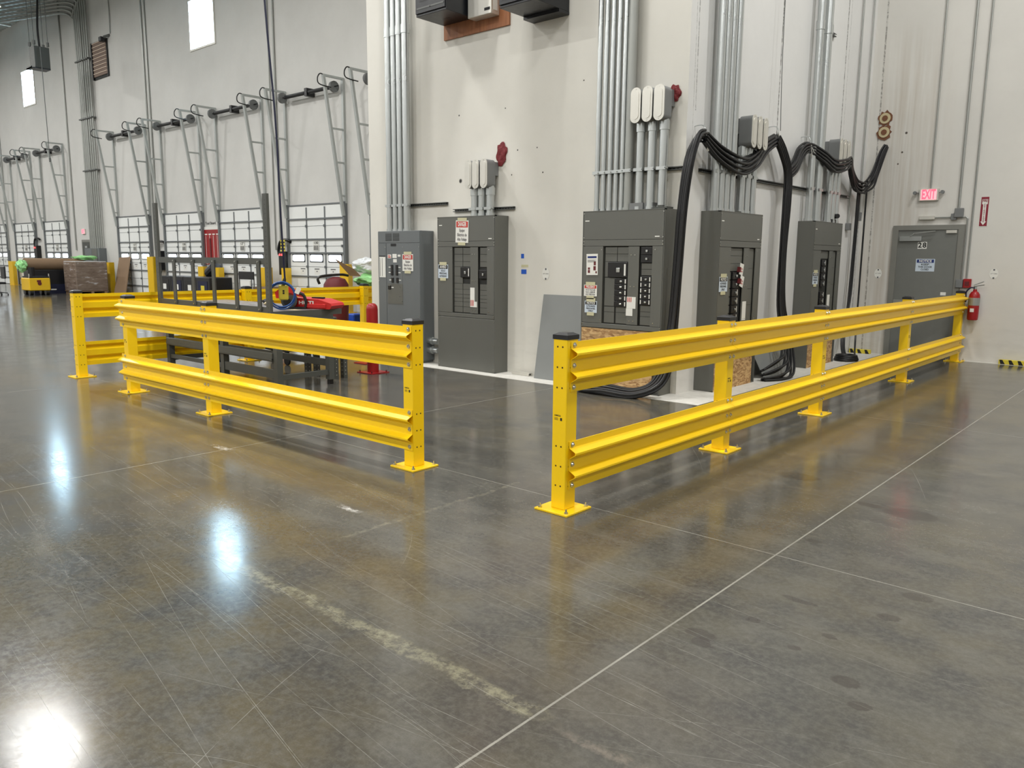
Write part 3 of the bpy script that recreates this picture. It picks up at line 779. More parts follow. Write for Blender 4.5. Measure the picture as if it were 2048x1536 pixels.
for i, y in enumerate((9.22, 9.375, 9.535)):
    conduit_body(-4.40, y, 2.11, 2.865, .048, PI / 2, '%s oblong conduit fitting above the tagged panel' % ('left', 'middle', 'right')[i], 'fittings above the tagged panel', .115, bw=.125)
for i, y in enumerate((12.17, 12.33, 12.49)):
    conduit_body(-4.40, y, 2.11, 2.93, .048, PI / 2, '%s oblong conduit fitting above the farthest panel' % ('left', 'middle', 'right')[i], 'fittings above the farthest panel', .115, bw=.125)
def blob(name, c, r, m, label, cat, seed, flat=None):
    rnd = random.Random(seed); bm = bmesh.new(); bmesh.ops.create_icosphere(bm, subdivisions=4, radius=1.0)
    for v in bm.verts:
        k = 1 + rnd.uniform(-.05, .05) + .16 * math.sin(v.co.x * 5 + seed) * math.sin(v.co.z * 6 + seed * 2) + .12 * math.sin(v.co.y * 7 + v.co.z * 4); v.co = Vector((v.co.x * r[0] * k, v.co.y * r[1] * k, v.co.z * r[2] * k))
    mb = MB(); mb._merge(bm); o = mb.build(name, m, smooth=False, loc=c)
    return tag(o, label, cat)
blob('fire_caulk', (-7.265, 8.05, 2.92), (.085, .02, .14), 'caulk', 'dark red caulk patch on the wall above the right fitting of the steel covered panel', 'fire caulk', 3)
blob('fire_caulk', (-4.68, 8.05, 3.37), (.07, .02, .09), 'caulk', 'dark red caulk patch beside the fittings above the corner panel', 'fire caulk', 4)

def strut(a, b, z, wall, label, rotz, pos):
    L = b - a
    t = thing('strut_channel', pos, label, 'strut channel', 'strut channels fixed to the panel walls', rotz)
    mb = MB(); mb.box(0, L, -.003, 0, -.02, .02); mb.box(0, L, -.041, 0, .017, .02); mb.box(0, L, -.041, 0, -.02, -.017); mb.box(0, L, -.041, -.038, .010, .02); mb.box(0, L, -.041, -.038, -.02, -.010)
    mb.build('channel', 'strut', t)
    mb = MB()
    n = int(L / .05)
    for i in range(n): mb.box(.012 + i * .05, .034 + i * .05, -.0036, -.003, -.007, .007)
    mb.build('slot', 'black', t)
    return t
st1 = strut(-9.6, -8.29, 2.315, 0, 'slotted strut behind the conduits above the leftmost cabinet', 0, (-9.6, 8.06, 2.315))
st2 = strut(-8.16, -7.02, 2.21, 0, 'slotted strut behind the fittings above the steel covered panel', 0, (-8.16, 8.06, 2.21))
st3 = strut(-5.73, -4.54, 2.56, 0, 'slotted strut behind the conduits above the corner panel', 0, (-5.73, 8.06, 2.56))
st4 = strut(8.36, 13.3, 2.56, 0, 'long slotted strut running along the return wall', PI / 2, (-4.52, 8.36, 2.56))
st5 = strut(11.9, 12.4, 5.0, 0, 'short strut end high on the return wall above the farthest panel', PI / 2, (-4.52, 11.75, 4.80))
def clamps(parent, xs, off):
    for x, r in xs:
        mb = MB(); mb.box(x - off - r - .01, x - off + r + .01, -.115 - r, -.10 - r, -.018, .018)
        mb.cyl((x - off + r + .006, -.11, 0), (x - off + r + .006, -.165, 0), .008, 8); mb.build('conduit_clamp', 'galv', parent)
clamps(st1, [(-9.43, .05), (-9.305, .045), (-9.185, .045), (-9.045, .054)], -9.6)
clamps(st2, [(-7.66, .054), (-7.525, .054), (-7.375, .054)], -8.16)
clamps(st3, [(x, .033) for x in (-5.635, -5.545, -5.455, -5.368, -5.283)] + [(x, .05) for x in (-5.19, -5.035, -4.885, -4.735)], -5.73)
clamps(st4, [(y, .047) for y in (8.55, 8.685, 8.82, 8.96, 9.22, 9.375, 9.535, 12.17, 12.33, 12.49)] + [(11.42, .05), (11.70, .062)], 8.36)

# thin conduits on the return wall and the door wall
def thin(name, pts, r, label, group, m='galv_dull', box=None):
    t = thing(name, pts[0], label, 'conduit', group)
    o = Vector(pts[0]); MB().tube([Vector(p) - o for p in pts], r, 8, smooth=0).build('pipe', m, t)
    if box:
        for (c, s) in box:
            c = Vector(c) - o; MB().box(c.x - s[0], c.x + s[0], c.y - s[1], c.y + s[1], c.z - s[2], c.z + s[2], bev=.004).build('junction_box', 'cast', t)
    return t
TG = 'thin conduits on the return and door walls'
thin('thin_conduit', [(-4.49, 13.36, H), (-4.49, 13.36, 2.12)], .014, 'thin conduit ending in a small grey box right of the farthest panel', TG, box=[((-4.485, 13.36, 2.10), (.03, .055, .055))])
thin('thin_conduit', [(-4.49, 13.85, H), (-4.49, 13.85, 2.30)], .012, 'thin conduit ending in a small box at the inner wall corner', TG, box=[((-4.485, 13.85, 2.28), (.03, .035, .07))])
thin('thin_conduit', [(-3.49, 14.08, H), (-3.49, 14.08, 2.70)], .012, 'thin conduit dropping to the exit sign', TG)
thin('thin_conduit', [(-3.065, 14.08, H), (-3.065, 14.08, 2.36)], .018, 'thin conduit dropping to the box above the grey door', TG, box=[((-3.05, 14.06, 2.31), (.06, .035, .07)), ((-3.12, 14.07, 2.25), (.04, .025, .05))])
thin('thin_conduit', [(-2.862, 14.08, H), (-2.862, 14.08, 1.30)], .013, 'long thin conduit running down to the red pull station', TG)
thin('thin_conduit', [(-3.40, 14.08, 2.245), (-2.95, 14.08, 2.245), (-2.925, 14.08, 2.22), (-2.925, 14.08, 1.28)], .012, 'thin conduit turning down along the right door jamb', TG)
tag(MB().box(-3.62, -3.39, 14.05, 14.098, 2.215, 2.275, bev=.005).build('door_contact_box', 'alu'), 'small pale box over the grey exit door', 'sensor box')

# ================================================================== exit sign, extinguisher and signs on the door wall
e = thing('exit_sign', (-3.51, 14.1, 2.605), 'red lit EXIT sign with round lamps over the grey door', 'exit sign')
MB().box(-.145, .145, -.045, -.001, -.095, .095, bev=.008).build('housing', 'alu', e)
MB().box(-.115, .115, -.047, -.045, -.08, .082).build('face', 'exitpink', e)
MB().text('EXIT', .20, 0, -.049, 0, w=.20, bold=.03).build('lettering', 'exit', e)
for sx in (-1, 1): MB().cyl((sx * .20, -.03, .035), (sx * .20, -.075, .035), .028, 14).cyl((sx * .20, -.02, .035), (sx * .13, -.02, .03), .008, 8).build('emergency_lamp', 'cast', e)
f_ = thing('fire_extinguisher_sign', (-2.715, 14.098, 2.32), 'maroon FIRE EXTINGUISHER sign with a white downward arrow', 'sign')
MB().box(-.058, .058, -.002, 0, -.225, .225).build('sign_backing', 'white', f_)
MB().box(-.053, .053, -.003, -.002, -.22, .22).build('sign_face', 'maroon', f_)
MB().prism([(-.038, .185), (.038, .185), (.038, .11), (.022, .11), (.022, -.15), (.04, -.15), (0, -.205), (-.04, -.15), (-.022, -.15), (-.022, .11), (-.038, .11)], 1, -.004, -.003).build('arrow', 'white', f_)
mb = MB().text('FIRE', .05, 0, -.0045, .16, w=.066, bold=.04)
for i, ch in enumerate('EXTINGUISHER'): mb.text(ch, .028, 0, -.0045, .105 - i * .0235, bold=.04)
mb.build('lettering', 'maroon', f_)
x = thing('fire_extinguisher', (-2.71, 13.99, .655), 'red fire extinguisher hanging on the wall beside the last guard post', 'fire extinguisher')
mb = MB(); mb.lathe([(.06, 0), (.074, .012), (.078, .05), (.078, .36), (.072, .40), (.05, .435), (.028, .45), (.026, .48)]); mb.build('cylinder', 'red', x, smooth=True)
MB().lathe([(.0785, .23), (.0795, .232), (.0795, .345), (.0785, .347)]).build('label_band', 'galv_dull', x)
MB().box(-.03, .025, -.0815, -.078, .13, .185).build('inspection_sticker', 'white', x)
MB().cyl((0, 0, .47), (0, 0, .52), .022, 10).obox((-.02, -.01, .52), (.13, -.05, .55), .02, .012).obox((-.02, 0, .54), (.12, -.06, .60), .016, .01).build('valve_handle', 'galv', x)
MB().tube([(-.01, -.02, .50), (-.06, -.03, .50), (-.11, -.03, .44), (-.115, -.02, .36), (-.11, -.02, .28)], .011, 8).build('hose', 'navy', x, smooth=True)
MB().box(-.02, .02, .075, .108, .25, .33).build('wall_bracket', 'black', x)
ps = thing('fire_alarm_pull_station', (-2.845, 14.1, 1.22), 'small red fire alarm pull station right of the door jamb', 'alarm pull station')
MB().box(-.055, .055, -.05, -.001, -.07, .07, bev=.006).build('housing', 'red', ps)
MB().box(-.03, .03, -.056, -.05, -.035, .03).build('pull_bar', 'darkred', ps)
tag(MB().box(-3.0, -2.905, 14.04, 14.098, 1.15, 1.28, bev=.004).build('switch_box', 'cast'), 'small grey box left of the red pull station', 'box')

# grey exit door
d = thing('door_1', (-3.475, 14.1, 0), 'grey steel exit door numbered 28 with a NOTICE sign', 'door', kind='structure')
mb = MB(); mb.box(-.525, -.44, -.035, -.001, 0, 2.13); mb.box(.44, .525, -.035, -.001, 0, 2.13); mb.box(-.44, .44, -.035, -.001, 2.055, 2.13); mb.build('door_frame', 'jamb', d)
MB().box(-.44, .44, -.018, -.001, .01, 2.055).build('door_leaf', 'doorgrey', d)
MB().box(-.41, -.08, -.06, -.019, 1.88, 1.955, bev=.004).build('door_closer', 'galv', d)
MB().obox((-.2, -.08, 2.0), (.12, -.07, 2.035), .02, .012).obox((-.25, -.07, 1.95), (-.18, -.08, 2.0), .02, .012).build('closer_arm', 'galv_dull', d)
MB().box(.27, .42, -.045, -.019, 2.0, 2.045).build('door_contact', 'alu', d)
MB().box(-.42, .40, -.09, -.05, .86, .93).box(-.42, -.35, -.06, -.019, .87, .92).box(.33, .40, -.06, -.019, .86, .93).build('panic_bar', 'galv_dull', d)
MB().box(.26, .34, -.02, -.018, 1.02, 1.07).build('bar_label', 'white', d)
n28 = MB().box(-.135, -.07, -.0205, -.018, 1.755, 1.865).box(-.066, 0, -.0205, -.018, 1.755, 1.865).build('number_plate', 'white', d)
MB().text('2', .11, -.102, -.022, 1.81, bold=.03).text('8', .11, -.033, -.022, 1.81, bold=.03).build('number', 'ink', n28)
sign(d, -.0, 1.495, .28, .20, -.019, 'NOTICE', 'inkblue', ('KEEP', 'THIS DOOR', 'CLOSED'), 'ink', 'paper_blue', tape=False, name='notice_sign')

# rusty pipe ends in the wall near the inner corner
for zc, l in ((3.86, 'upper rusty pipe end left in a rough hole near the inner corner'), (3.64, 'lower rusty pipe end left in a rough hole near the inner corner')):
    t = thing('pipe_stub', (-4.27, 14.1, zc), l, 'pipe end', 'abandoned pipe ends')
    rnd = random.Random(int(zc * 100)); pts = []
    for k in range(18):
        a = 2 * PI * k / 18; r = .112 * rnd.uniform(.8, 1.2); pts.append((r * math.cos(a) * .95, r * math.sin(a)))
    MB().prism(pts, 1, -.012, -.001).build('torn_edge', 'rust', t)
    MB().cyl((0, -.012, 0), (0, -.02, 0), .085, 20).build('foam_fill', 'foam', t)
    MB().cyl((0, -.018, 0), (0, -.026, 0), .045, 14).build('pipe_end', 'rust', t)

def stencil(x, z, y=14.098, lab=''):
    t = thing('wall_sticker', (x, y, z), lab, 'sticker', 'faint printed wall stickers')
    MB().prism([(.06 * math.cos(a * PI / 6), .08 * math.sin(a * PI / 6)) for a in range(12)], 1, -.0012, 0).build('sheet', 'white', t)
    mb = MB(); mb.cyl((0, -.0012, .06), (0, -.002, .06), .014, 10); mb.cyl((0, -.0012, -.065), (0, -.002, -.065), .014, 10); mb.text('LIFT HERE', .022, 0, -.002, 0, w=.09); mb.build('print', 'inkgrey', t)
stencil(-6.485, 1.355, 8.058, 'faint round-marked sticker on the wall above the leaning grey plate')
stencil(-4.19, 1.35, 14.098, 'faint round-marked sticker left of the grey door')
stencil(-2.50, 1.375, 14.098, 'faint round-marked sticker right of the fire extinguisher')
for (x, z, w_, h_, m, l) in ((-6.885, 1.58, .05, .06, 'bluetape', 'upper scrap of blue tape on the wall right of the steel covered panel'), (-6.86, 1.375, .09, .06, 'bluetape', 'lower scrap of blue tape on the wall right of the steel covered panel'), (-6.845, 1.45, .12, .035, 'tape', 'scrap of tan tape between the two blue scraps on the wall')):
    tag(MB().box(-w_ / 2, w_ / 2, -.0015, 0, -h_ / 2, h_ / 2).build('tape_scrap', m, loc=(x, 8.0595, z)), l, 'tape')

# network cabinets and plywood high on the wall
tag(MB().box(-8.34, -7.13, 8.035, 8.059, 4.52, 6.6).build('plywood_board', 'ply'), 'reddish plywood backing board high on the wall', 'plywood board')
def netcab(x0, x1, y0, z0, label, yb):
    t = thing('network_cabinet', ((x0 + x1) / 2, yb, z0), label, 'cabinet', 'black wall cabinets')
    w_ = (x1 - x0) / 2; dp = yb - y0
    MB().box(-w_, w_, -dp, -.001, 0, 1.0, bev=.004).build('cabinet_body', 'cabinet', t)
    MB().box(-w_ + .01, w_ - .01, -dp - .02, -dp, .03, .98, bev=.003).build('cabinet_door', 'cabinet', t)
    MB().box(-w_ + .09, w_ - .06, -dp - .022, -dp - .02, .17, .93).build('door_glass', 'black', t)
    MB().box(-w_ + .04, w_ - .03, -dp - .024, -dp - .02, .08, .10).cyl((0, -dp - .03, .09), (0, -dp - .02, .09), .012, 8).build('door_latch', 'strut', t)
    mb = MB()
    for a in range(5): mb.cyl((-.05 + a * .025, -dp * .45, -.001), (-.05 + a * .025, -dp * .45, .001), .018, 10)
    mb.build('cable_knockout', 'black', t)
    return t
netcab(-8.335, -7.76, 7.52, 4.71, 'black wall cabinet on the plywood board, left of the two', 8.034)
n2 = netcab(-6.74, -6.18, 7.42, 4.50, 'black wall cabinet right of the plywood board', 8.059)
MB().box(-.28, .28, -.20, -.001, -.035, 0).build('mounting_flange', 'cabinet', n2)
t = thing('wall_controller', (-7.50, 8.034, 4.66), 'light grey control box on the plywood board between the black cabinets', 'control box')
MB().box(-.22, .20, -.16, -.001, .0, .75, bev=.006).build('housing', 'alu', t)
MB().box(.08, .18, -.162, -.16, .045, .08).build('maker_plate', 'ink', t)
MB().box(.20, .202, -.12, -.04, .05, .22).build('side_label', 'white', t)

# ================================================================== black cables
def cables(pts, n, r, label, group, seed, scale=None, n1=(1, 0, 0), pitch=.037, words=None):
    """n parallel cables on a two-deep lattice carried along the path without crossing"""
    rnd = random.Random(seed); P0 = [Vector(p) for p in pts]; m = len(P0)
    scale = scale or [1.0] * m
    fr = []; a = Vector(n1)
    for k in range(m):
        d = (P0[min(k + 1, m - 1)] - P0[max(k - 1, 0)]).normalized()
        a = (a - d * a.dot(d)).normalized(); fr.append((a.copy(), d.cross(a)))
    jit = [rnd.uniform(-.15, .15) for _ in range(m)]
    rowsn = (n + 1) // 2
    for i in range(n):
        u = (i % 2) * pitch * .95; v = (i // 2 - (rowsn - 1) / 2) * pitch + (i % 2) * pitch * .3
        P = []
        for k, p in enumerate(P0):
            A, Bv = fr[k]; c = math.cos(jit[k]); q = math.sin(jit[k])
            x = p + A * (u * c - v * q) * min(scale[k], 1.6) + Bv * (u * q + v * c) * scale[k]
            x.z = max(x.z, r + .005); P.append(x)
        side = label if words is None else words[i % len(words)] + ' ' + label
        tag(MB().tube(P, r, 8, smooth=7).build('power_cable', 'rubber', smooth=True), side, 'cable', group)
# bundle down the wall corner to the coil in front of the corner panel, over the first hook
drop1 = [(-5.35, 7.70, .03), (-5.60, 7.66, .06), (-5.45, 7.55, .03), (-5.1, 7.50, .03), (-4.72, 7.55, .03), (-4.50, 7.72, .22), (-4.47, 7.86, .75), (-4.46, 7.90, 1.4), (-4.44, 7.92, 2.1), (-4.40, 7.95, 2.6), (-4.38, 8.08, 2.86), (-4.40, 8.24, 2.90)]
span1 = [(-4.40, 8.24, 2.90), (-4.36, 8.50, 2.76), (-4.32, 8.95, 2.66), (-4.34, 9.35, 2.74), (-4.40, 9.8, 2.96), (-4.42, 10.17, 3.10)]
cables(drop1, 8, .0165, 'black power cable in the bundle dropping at the wall corner to the floor coil', 'cables of the corner drop', 11, [1.6, 1.9, 1.9, 1.6, 1.5, 1.6, 1.2, 1, 1, 1, 1, 1])
cables(span1, 8, .0165, 'black power cable in the bundle sagging from the first hook across the conduits', 'cables of the first sag', 12, [1, 1.35, 1.6, 1.3, 1.1, 1])
drop2 = [(-4.40, 10.17, 3.10), (-4.38, 10.33, 2.95), (-4.36, 10.48, 2.70), (-4.35, 10.48, 2.3), (-4.36, 10.47, 1.6), (-4.34, 10.46, .95), (-4.24, 10.46, .50), (-4.13, 10.28, .17), (-4.12, 9.98, .07), (-4.22, 9.72, .05)]
cables(drop2, 8, .0165, 'black power cable in the thick vertical bundle between the tagged and farthest panels', 'cables of the middle drop', 13, [1, 1, 1, 1, 1, 1.3, 2.2, 3.0, 2.6, 1.5])
span2 = [(-4.36, 10.50, 2.70), (-4.38, 10.72, 2.82), (-4.42, 11.0, 3.02), (-4.42, 11.30, 3.12), (-4.34, 11.62, 3.02), (-4.30, 11.95, 2.92), (-4.28, 12.35, 2.98), (-4.32, 12.66, 3.05), (-4.38, 12.95, 2.90), (-4.40, 13.25, 2.75), (-4.38, 13.55, 2.72)]
cables(span2, 8, .0165, 'black power cable draped over the hooks toward the inner wall corner', 'cables of the second sag', 14, [1, 1.3, 1.3, 1, 1.3, 1.5, 1.3, 1.1, 1.2, 1.4, 1.5])
end3 = [(-4.38, 13.52, 2.72), (-4.34, 13.72, 2.80), (-4.32, 13.88, 2.98), (-4.26, 13.98, 3.28), (-4.22, 14.04, 3.42)]
cables(end3, 6, .0165, 'black power cable entering the door wall below the rusty pipe ends', 'cables entering the wall', 15, [1.5, 1.7, 1.4, 1.1, .9])
for i, (yy, f) in enumerate(((13.45, 0), (13.52, .1))):
    P = [(-4.40, yy, 2.74), (-4.42, yy + .03, 1.7), (-4.42, yy - .02, .9), (-4.40, 13.3 - f, .40), (-4.30, 13.05 - f, .12), (-4.16, 12.85 - f, .035)]
    tag(MB().tube(P, .018, 8).build('power_cable', 'rubber', smooth=True), ('left' if i == 0 else 'right') + ' of the two close black cables hanging right of the farthest panel', 'cable', 'loose hanging cables')
P = [(-4.40, 13.86, 2.86), (-4.42, 13.92, 1.7), (-4.42, 13.92, .8), (-4.38, 13.80, .30), (-4.28, 13.5, .07), (-4.18, 13.2, .03), (-4.10, 12.9, .03)]
tag(MB().tube(P, .015, 8).build('power_cable', 'rubber', smooth=True), 'single black cable hanging at the inner wall corner', 'cable', 'loose hanging cables')
# loose ends of cable lying as flat ovals
def coil(c, rx, ry, r, label, n=3, rz=0.0):
    t = thing('cable_coil', c, label, 'cable coil', None, rz)
    for i in range(n):
        P = [(rx * (1 - .05 * i) * math.cos(a * PI / 6), ry * (1 - .15 * i) * math.sin(a * PI / 6), r + i * r * 1.2) for a in range(12)]
        MB().tube(P, r, 8, smooth=3, closed=True).build('cable_turn', 'rubber', t, smooth=True)
coil((-4.16, 12.74, 0.004), .16, .20, .022, 'flat coil of black cable on the floor strip before the farthest panel')
def hook(y, z, label):
    t = thing('cable_hook', (-4.52, y, z), label, 'hook', 'cable hooks on the return wall')
    MB().tube([(.0, 0, .06), (.09, 0, .06), (.13, 0, .02), (.13, 0, -.05), (.10, .02, -.09)], .006, 6).build('hook_wire', 'galv', t, smooth=True)
    MB().obox((.13, 0, -.02), (.15, .05, -.22), .03, .004).obox((.13, 0, -.02), (.16, .09, -.16), .02, .004).build('tie_strap', 'white', t)
hook(8.24, 2.97, 'wire hook with a white strap at the wall corner'); hook(10.19, 3.20, 'wire hook with white straps at the top of the thick cable drop'); hook(11.28, 3.20, 'wire hook between the conduits of the farthest panel')
tag(MB().tube([(-4.36, 10.19, 3.2), (-4.40, 10.20, 4.5), (-4.42, 10.22, 8.0), (-4.45, 10.25, H)], .005, 5).build('support_wire', 'strut'), 'dark support wire rising from the middle cable hook', 'wire')

# loose plates and floor bits
def leaning(name, corners, th, m, label, cat):
    """corners bottom-left, bottom-right, top-right, top-left in 3D; thickness along normal"""
    c = [Vector(p) for p in corners]; n = (c[1] - c[0]).cross(c[3] - c[0]).normalized() * th
    mb = MB(); A = [mb.bm.verts.new(p) for p in c]; D = [mb.bm.verts.new(p - n) for p in c]
    mb._f(A); mb._f(D[::-1])
    for i in range(4): mb._f([A[i], D[i], D[(i + 1) % 4], A[(i + 1) % 4]])
    return tag(mb.build(name, m), label, cat)
leaning('steel_plate', [(-6.50, 7.86, .004), (-5.78, 7.86, .004), (-5.78, 8.04, 1.09), (-6.50, 8.04, 1.09)], .004, 'plate', 'flat grey steel plate leaning on the wall left of the corner panel', 'steel plate')
leaning('steel_plate', [(-4.28, 9.95, .004), (-4.28, 10.98, .004), (-4.47, 11.20, .50), (-4.47, 9.80, .50)], .004, 'plate', 'grey steel plate leaning between the tagged and farthest panels', 'steel plate')
t = thing('metal_offcut', (-6.80, 7.97, .004), 'small pale metal channel offcut on the floor strip by the steel covered panel', 'metal offcut')
MB().box(-.15, .15, -.04, .04, 0, .04, bev=.004).build('channel', 'alu', t); MB().cyl((.151, 0, .02), (.153, 0, .02), .012, 8).box(.1505, .152, -.03, -.02, .01, .03).build('end_hole', 'black', t)
for (x, y, rz, l) in ((-4.33, 13.93, 0, 'yellow and black striped block at the foot of the inner wall corner'), (-2.13, 14.03, 0, 'yellow and black striped block at the wall right of the extinguisher')):
    t = thing('hazard_block', (x, y, .004), l, 'hazard block', 'striped hazard blocks', rz)
    MB().box(-.17, .17, -.035, .035, 0, .07, bev=.004).build('block', 'hazard', t)
    mb = MB()
    for k in range(3): mb.prism([(-.14 + k * .12, .002), (-.08 + k * .12, .002), (-.12 + k * .12, .069), (-.17 + k * .12 + .01, .069)], 1, -.0362, -.035)
    mb.build('black_stripe', 'black', t)
for (x, y, z, l) in ((-8.41, 6.74, 0, 'red bollard with a domed top in front of the leftmost cabinet'),):
    t = thing('bollard', (x, y, 0), l, 'bollard')
    MB().lathe([(.078, .012), (.078, .86), (.072, .90), (.055, .925), (.03, .938), (.005, .94)], seg=24).build('bollard_tube', 'red', t, smooth=True)
    MB().box(-.155, .155, -.155, .155, 0, .012).build('base_plate', 'red', t)
    for sx in (-1, 1):
        for sy in (-1, 1): MB().cyl((sx * .125, sy * .125, .012), (sx * .125, sy * .125, .035), .010, 6).build('anchor_bolt', 'darkred', t)
tag(MB().box(-.13, .13, -.09, .09, 0, .012).build('floor_plate', 'red', loc=(-9.25, 7.25, 0)), 'flat red base plate on the floor behind the bench legs', 'floor plate')

exec_parts = True
# ================================================================== workbench with upright frame
b = thing('workbench', (-9.35, 5.0, 0), 'dark grey steel workbench with a tall upright frame behind the left guard rail', 'workbench')
L = 1.37
MB().box(-L, L, -.03, .92, .895, .925, bev=.003).build('bench_top', 'benchtop', b)
MB().box(-L, L, -.034, -.03, .86, .925).box(L, L + .004, -.03, .92, .86, .925).build('top_edge', 'benchgrey', b)
for (x, y) in ((-L + .04, .0), (L - .04, .0), (-L + .04, .72), (L - .04, .72), (.12, .0)):
    mb = MB(); mb.box(x - .04, x + .04, y, y + .075, .06, .895)
    mb.mi = 1; mb.box(x - .028, x + .028, y + .012, y + .062, 0, .06)
    mb.build('leg', None, b, mats=['benchgrey', 'black'])
mb = MB(); mb.box(-L + .04, L - .08, -.02, .04, .34, .44, bev=.006); mb.box(-L + .04, L - .08, -.025, -.005, .355, .375); mb.build('front_beam', 'benchgrey', b)
MB().box(-L + .08, .08, .01, .05, .16, .21).build('lower_stretcher', 'benchgrey', b)
MB().box(.16, L - .08, .01, .05, .14, .24).build('lower_stretcher', 'benchgrey', b)
MB().box(-L + .08, L - .08, .74, .78, .22, .30).build('rear_stretcher', 'benchgrey', b)
for x in (-L + .04, L - .04): MB().box(x - .02, x + .02, .075, .72, .12, .18).build('side_stretcher', 'benchgrey', b)
MB().box(L - .03, L + .008, .34, .74, .76, .86).build('drawer', 'grey_dark', b)
MB().cyl((L + .008, .58, .81), (L + .02, .58, .81), .008, 8).build('drawer_lock', 'zinc', b)
for x in (-L + .02, L - .03):
    mb = MB(); mb.box(x - .04, x + .045, -.07, -.036, .86, 2.24); mb.mi = 1
    for k in range(26): mb.cyl((x + .01, -.0706, .92 + k * .05), (x + .01, -.069, .92 + k * .05), .006, 6)
    mb.build('upright', None, b, mats=['benchgrey', 'black'])
MB().box(-L + .06, L - .07, -.068, -.036, 1.455, 1.53).build('frame_rail', 'benchgrey', b)
MB().box(-L + .06, L - .07, -.068, -.036, .905, .975).build('frame_rail', 'benchgrey', b)
for x in (-.86, -.355, .16, .685, 1.18):
    MB().box(x - .035, x + .035, -.085, -.068, .93, 1.50).build('frame_picket', 'benchgrey', b)
    MB().cyl((x, -.085, .945), (x, -.092, .945), .010, 6).cyl((x, -.085, 1.485), (x, -.092, 1.485), .010, 6).build('frame_bolt', 'zinc', b)

# stand behind with perforated legs, and a cart on casters
s2 = thing('steel_stand', (-8.62, 6.32, 0), 'dark steel stand with perforated legs behind the workbench', 'stand')
MB().box(-.34, .34, -.30, -.10, .66, .70).build('stand_top', 'benchgrey', s2)
for (x, y) in ((-.30, -.27), (.30, -.27), (-.30, -.13), (.30, -.13)):
    mb = MB(); mb.box(x - .035, x + .035, y - .03, y + .03, 0, .66); mb.mi = 1
    for k in range(12): mb.cyl((x + .0352, y, .05 + k * .05), (x + .034, y, .05 + k * .05), .006, 6); mb.cyl((x, y - .0302, .05 + k * .05), (x, y - .029, .05 + k * .05), .006, 6)
    mb.build('leg', None, s2, mats=['benchgrey', 'alu'])
MB().box(-.27, .27, -.15, -.11, .25, .31).build('stretcher', 'benchgrey', s2)
c2 = thing('utility_cart', (-10.05, 6.72, 0), 'low dark cart on black casters behind the workbench', 'cart')
MB().box(-.27, .27, -.45, .45, .20, .30, bev=.01).build('deck', 'benchgrey', c2)
MB().box(-.27, .27, -.45, .45, .62, .66, bev=.01).build('tray', 'benchgrey', c2)
for sx in (-1, 1):
    for sy in (-1, 1):
        MB().box(sx * .25 - .015, sx * .25 + .015, sy * .43 - .015, sy * .43 + .015, .28, .64).build('corner_post', 'benchgrey', c2)
        MB().cyl((sx * .18, sy * .37 - .015, .065), (sx * .18, sy * .37 + .015, .065), .065, 16).box(sx * .18 - .02, sx * .18 + .02, sy * .37 - .025, sy * .37 + .025, .12, .20).build('caster', 'black', c2)

# tools on the bench (top z .925)
def poly_case(name, loc, label, cat, rz): return thing(name, loc, label, cat, None, rz)
tc = thing('tool_case', (-8.22, 5.70, .927), 'red plastic tool case with white lettering lying on the bench', 'tool case', None, .45)
MB().prism([(-.30, 0), (.29, 0), (.32, .04), (.30, .07), (.14, .115), (-.24, .13), (-.30, .10)], 1, -.16, .16).build('case_shell', 'tool_red', tc)
MB().box(-.02, .13, -.03, .03, .116, .135).build('case_handle', 'black', tc)
MB().box(-.05, .24, -.175, -.155, .01, .06, bev=.006).build('case_latch', 'tool_red', tc)
o = MB().text('HILTI', .055, 0, -.001, 0, w=.20, bold=.04).build('case_lettering', 'white', tc); o.location = (-.02, -.163, .072)
ts = thing('power_tool', (-8.33, 5.42, .925), 'red and black power tool with a round guard standing on the bench', 'power tool', None, .85)
mb = MB(); mb.prism([(-.16, .20), (-.05, .29), (.17, .19), (.17, .14), (.02, .17), (-.04, .12), (-.15, .13)], 1, -.05, .05); mb.build('motor_housing', 'tool_red', ts)
MB().cyl((.0, -.05, .10), (.0, .05, .10), .095, 20).build('blade_guard', 'grey_dark', ts)
MB().tube([(.09, -.05, .20), (.17, -.05, .17), (.20, -.05, .08), (.19, -.05, .015)], .018, 8).build('handle_loop', 'black', ts, smooth=True)
MB().cyl((-.02, -.055, .09), (-.02, -.075, .09), .045, 14).build('arbor_hub', 'black', ts)
MB().box(-.12, .20, -.08, .06, .0, .025).build('base_shoe', 'black', ts)
tag(MB().box(-.07, .07, -.045, .045, 0, .003).build('paper_note', 'foam', loc=(-8.10, 5.33, .9255)), 'cream paper note lying at the bench edge', 'paper')
for (x, y, w_, m, l) in ((-9.35, 5.75, .09, 'black', 'crumpled black rag lying on the bench'), (-9.12, 5.6, .05, 'foam', 'small tan part lying on the bench')):
    blob('rag' if m == 'black' else 'small_part', (x, y, .925 + w_ * .38), (w_, w_ * .7, w_ * .38), m, l, 'rag' if m == 'black' else 'part', int(w_ * 1000))
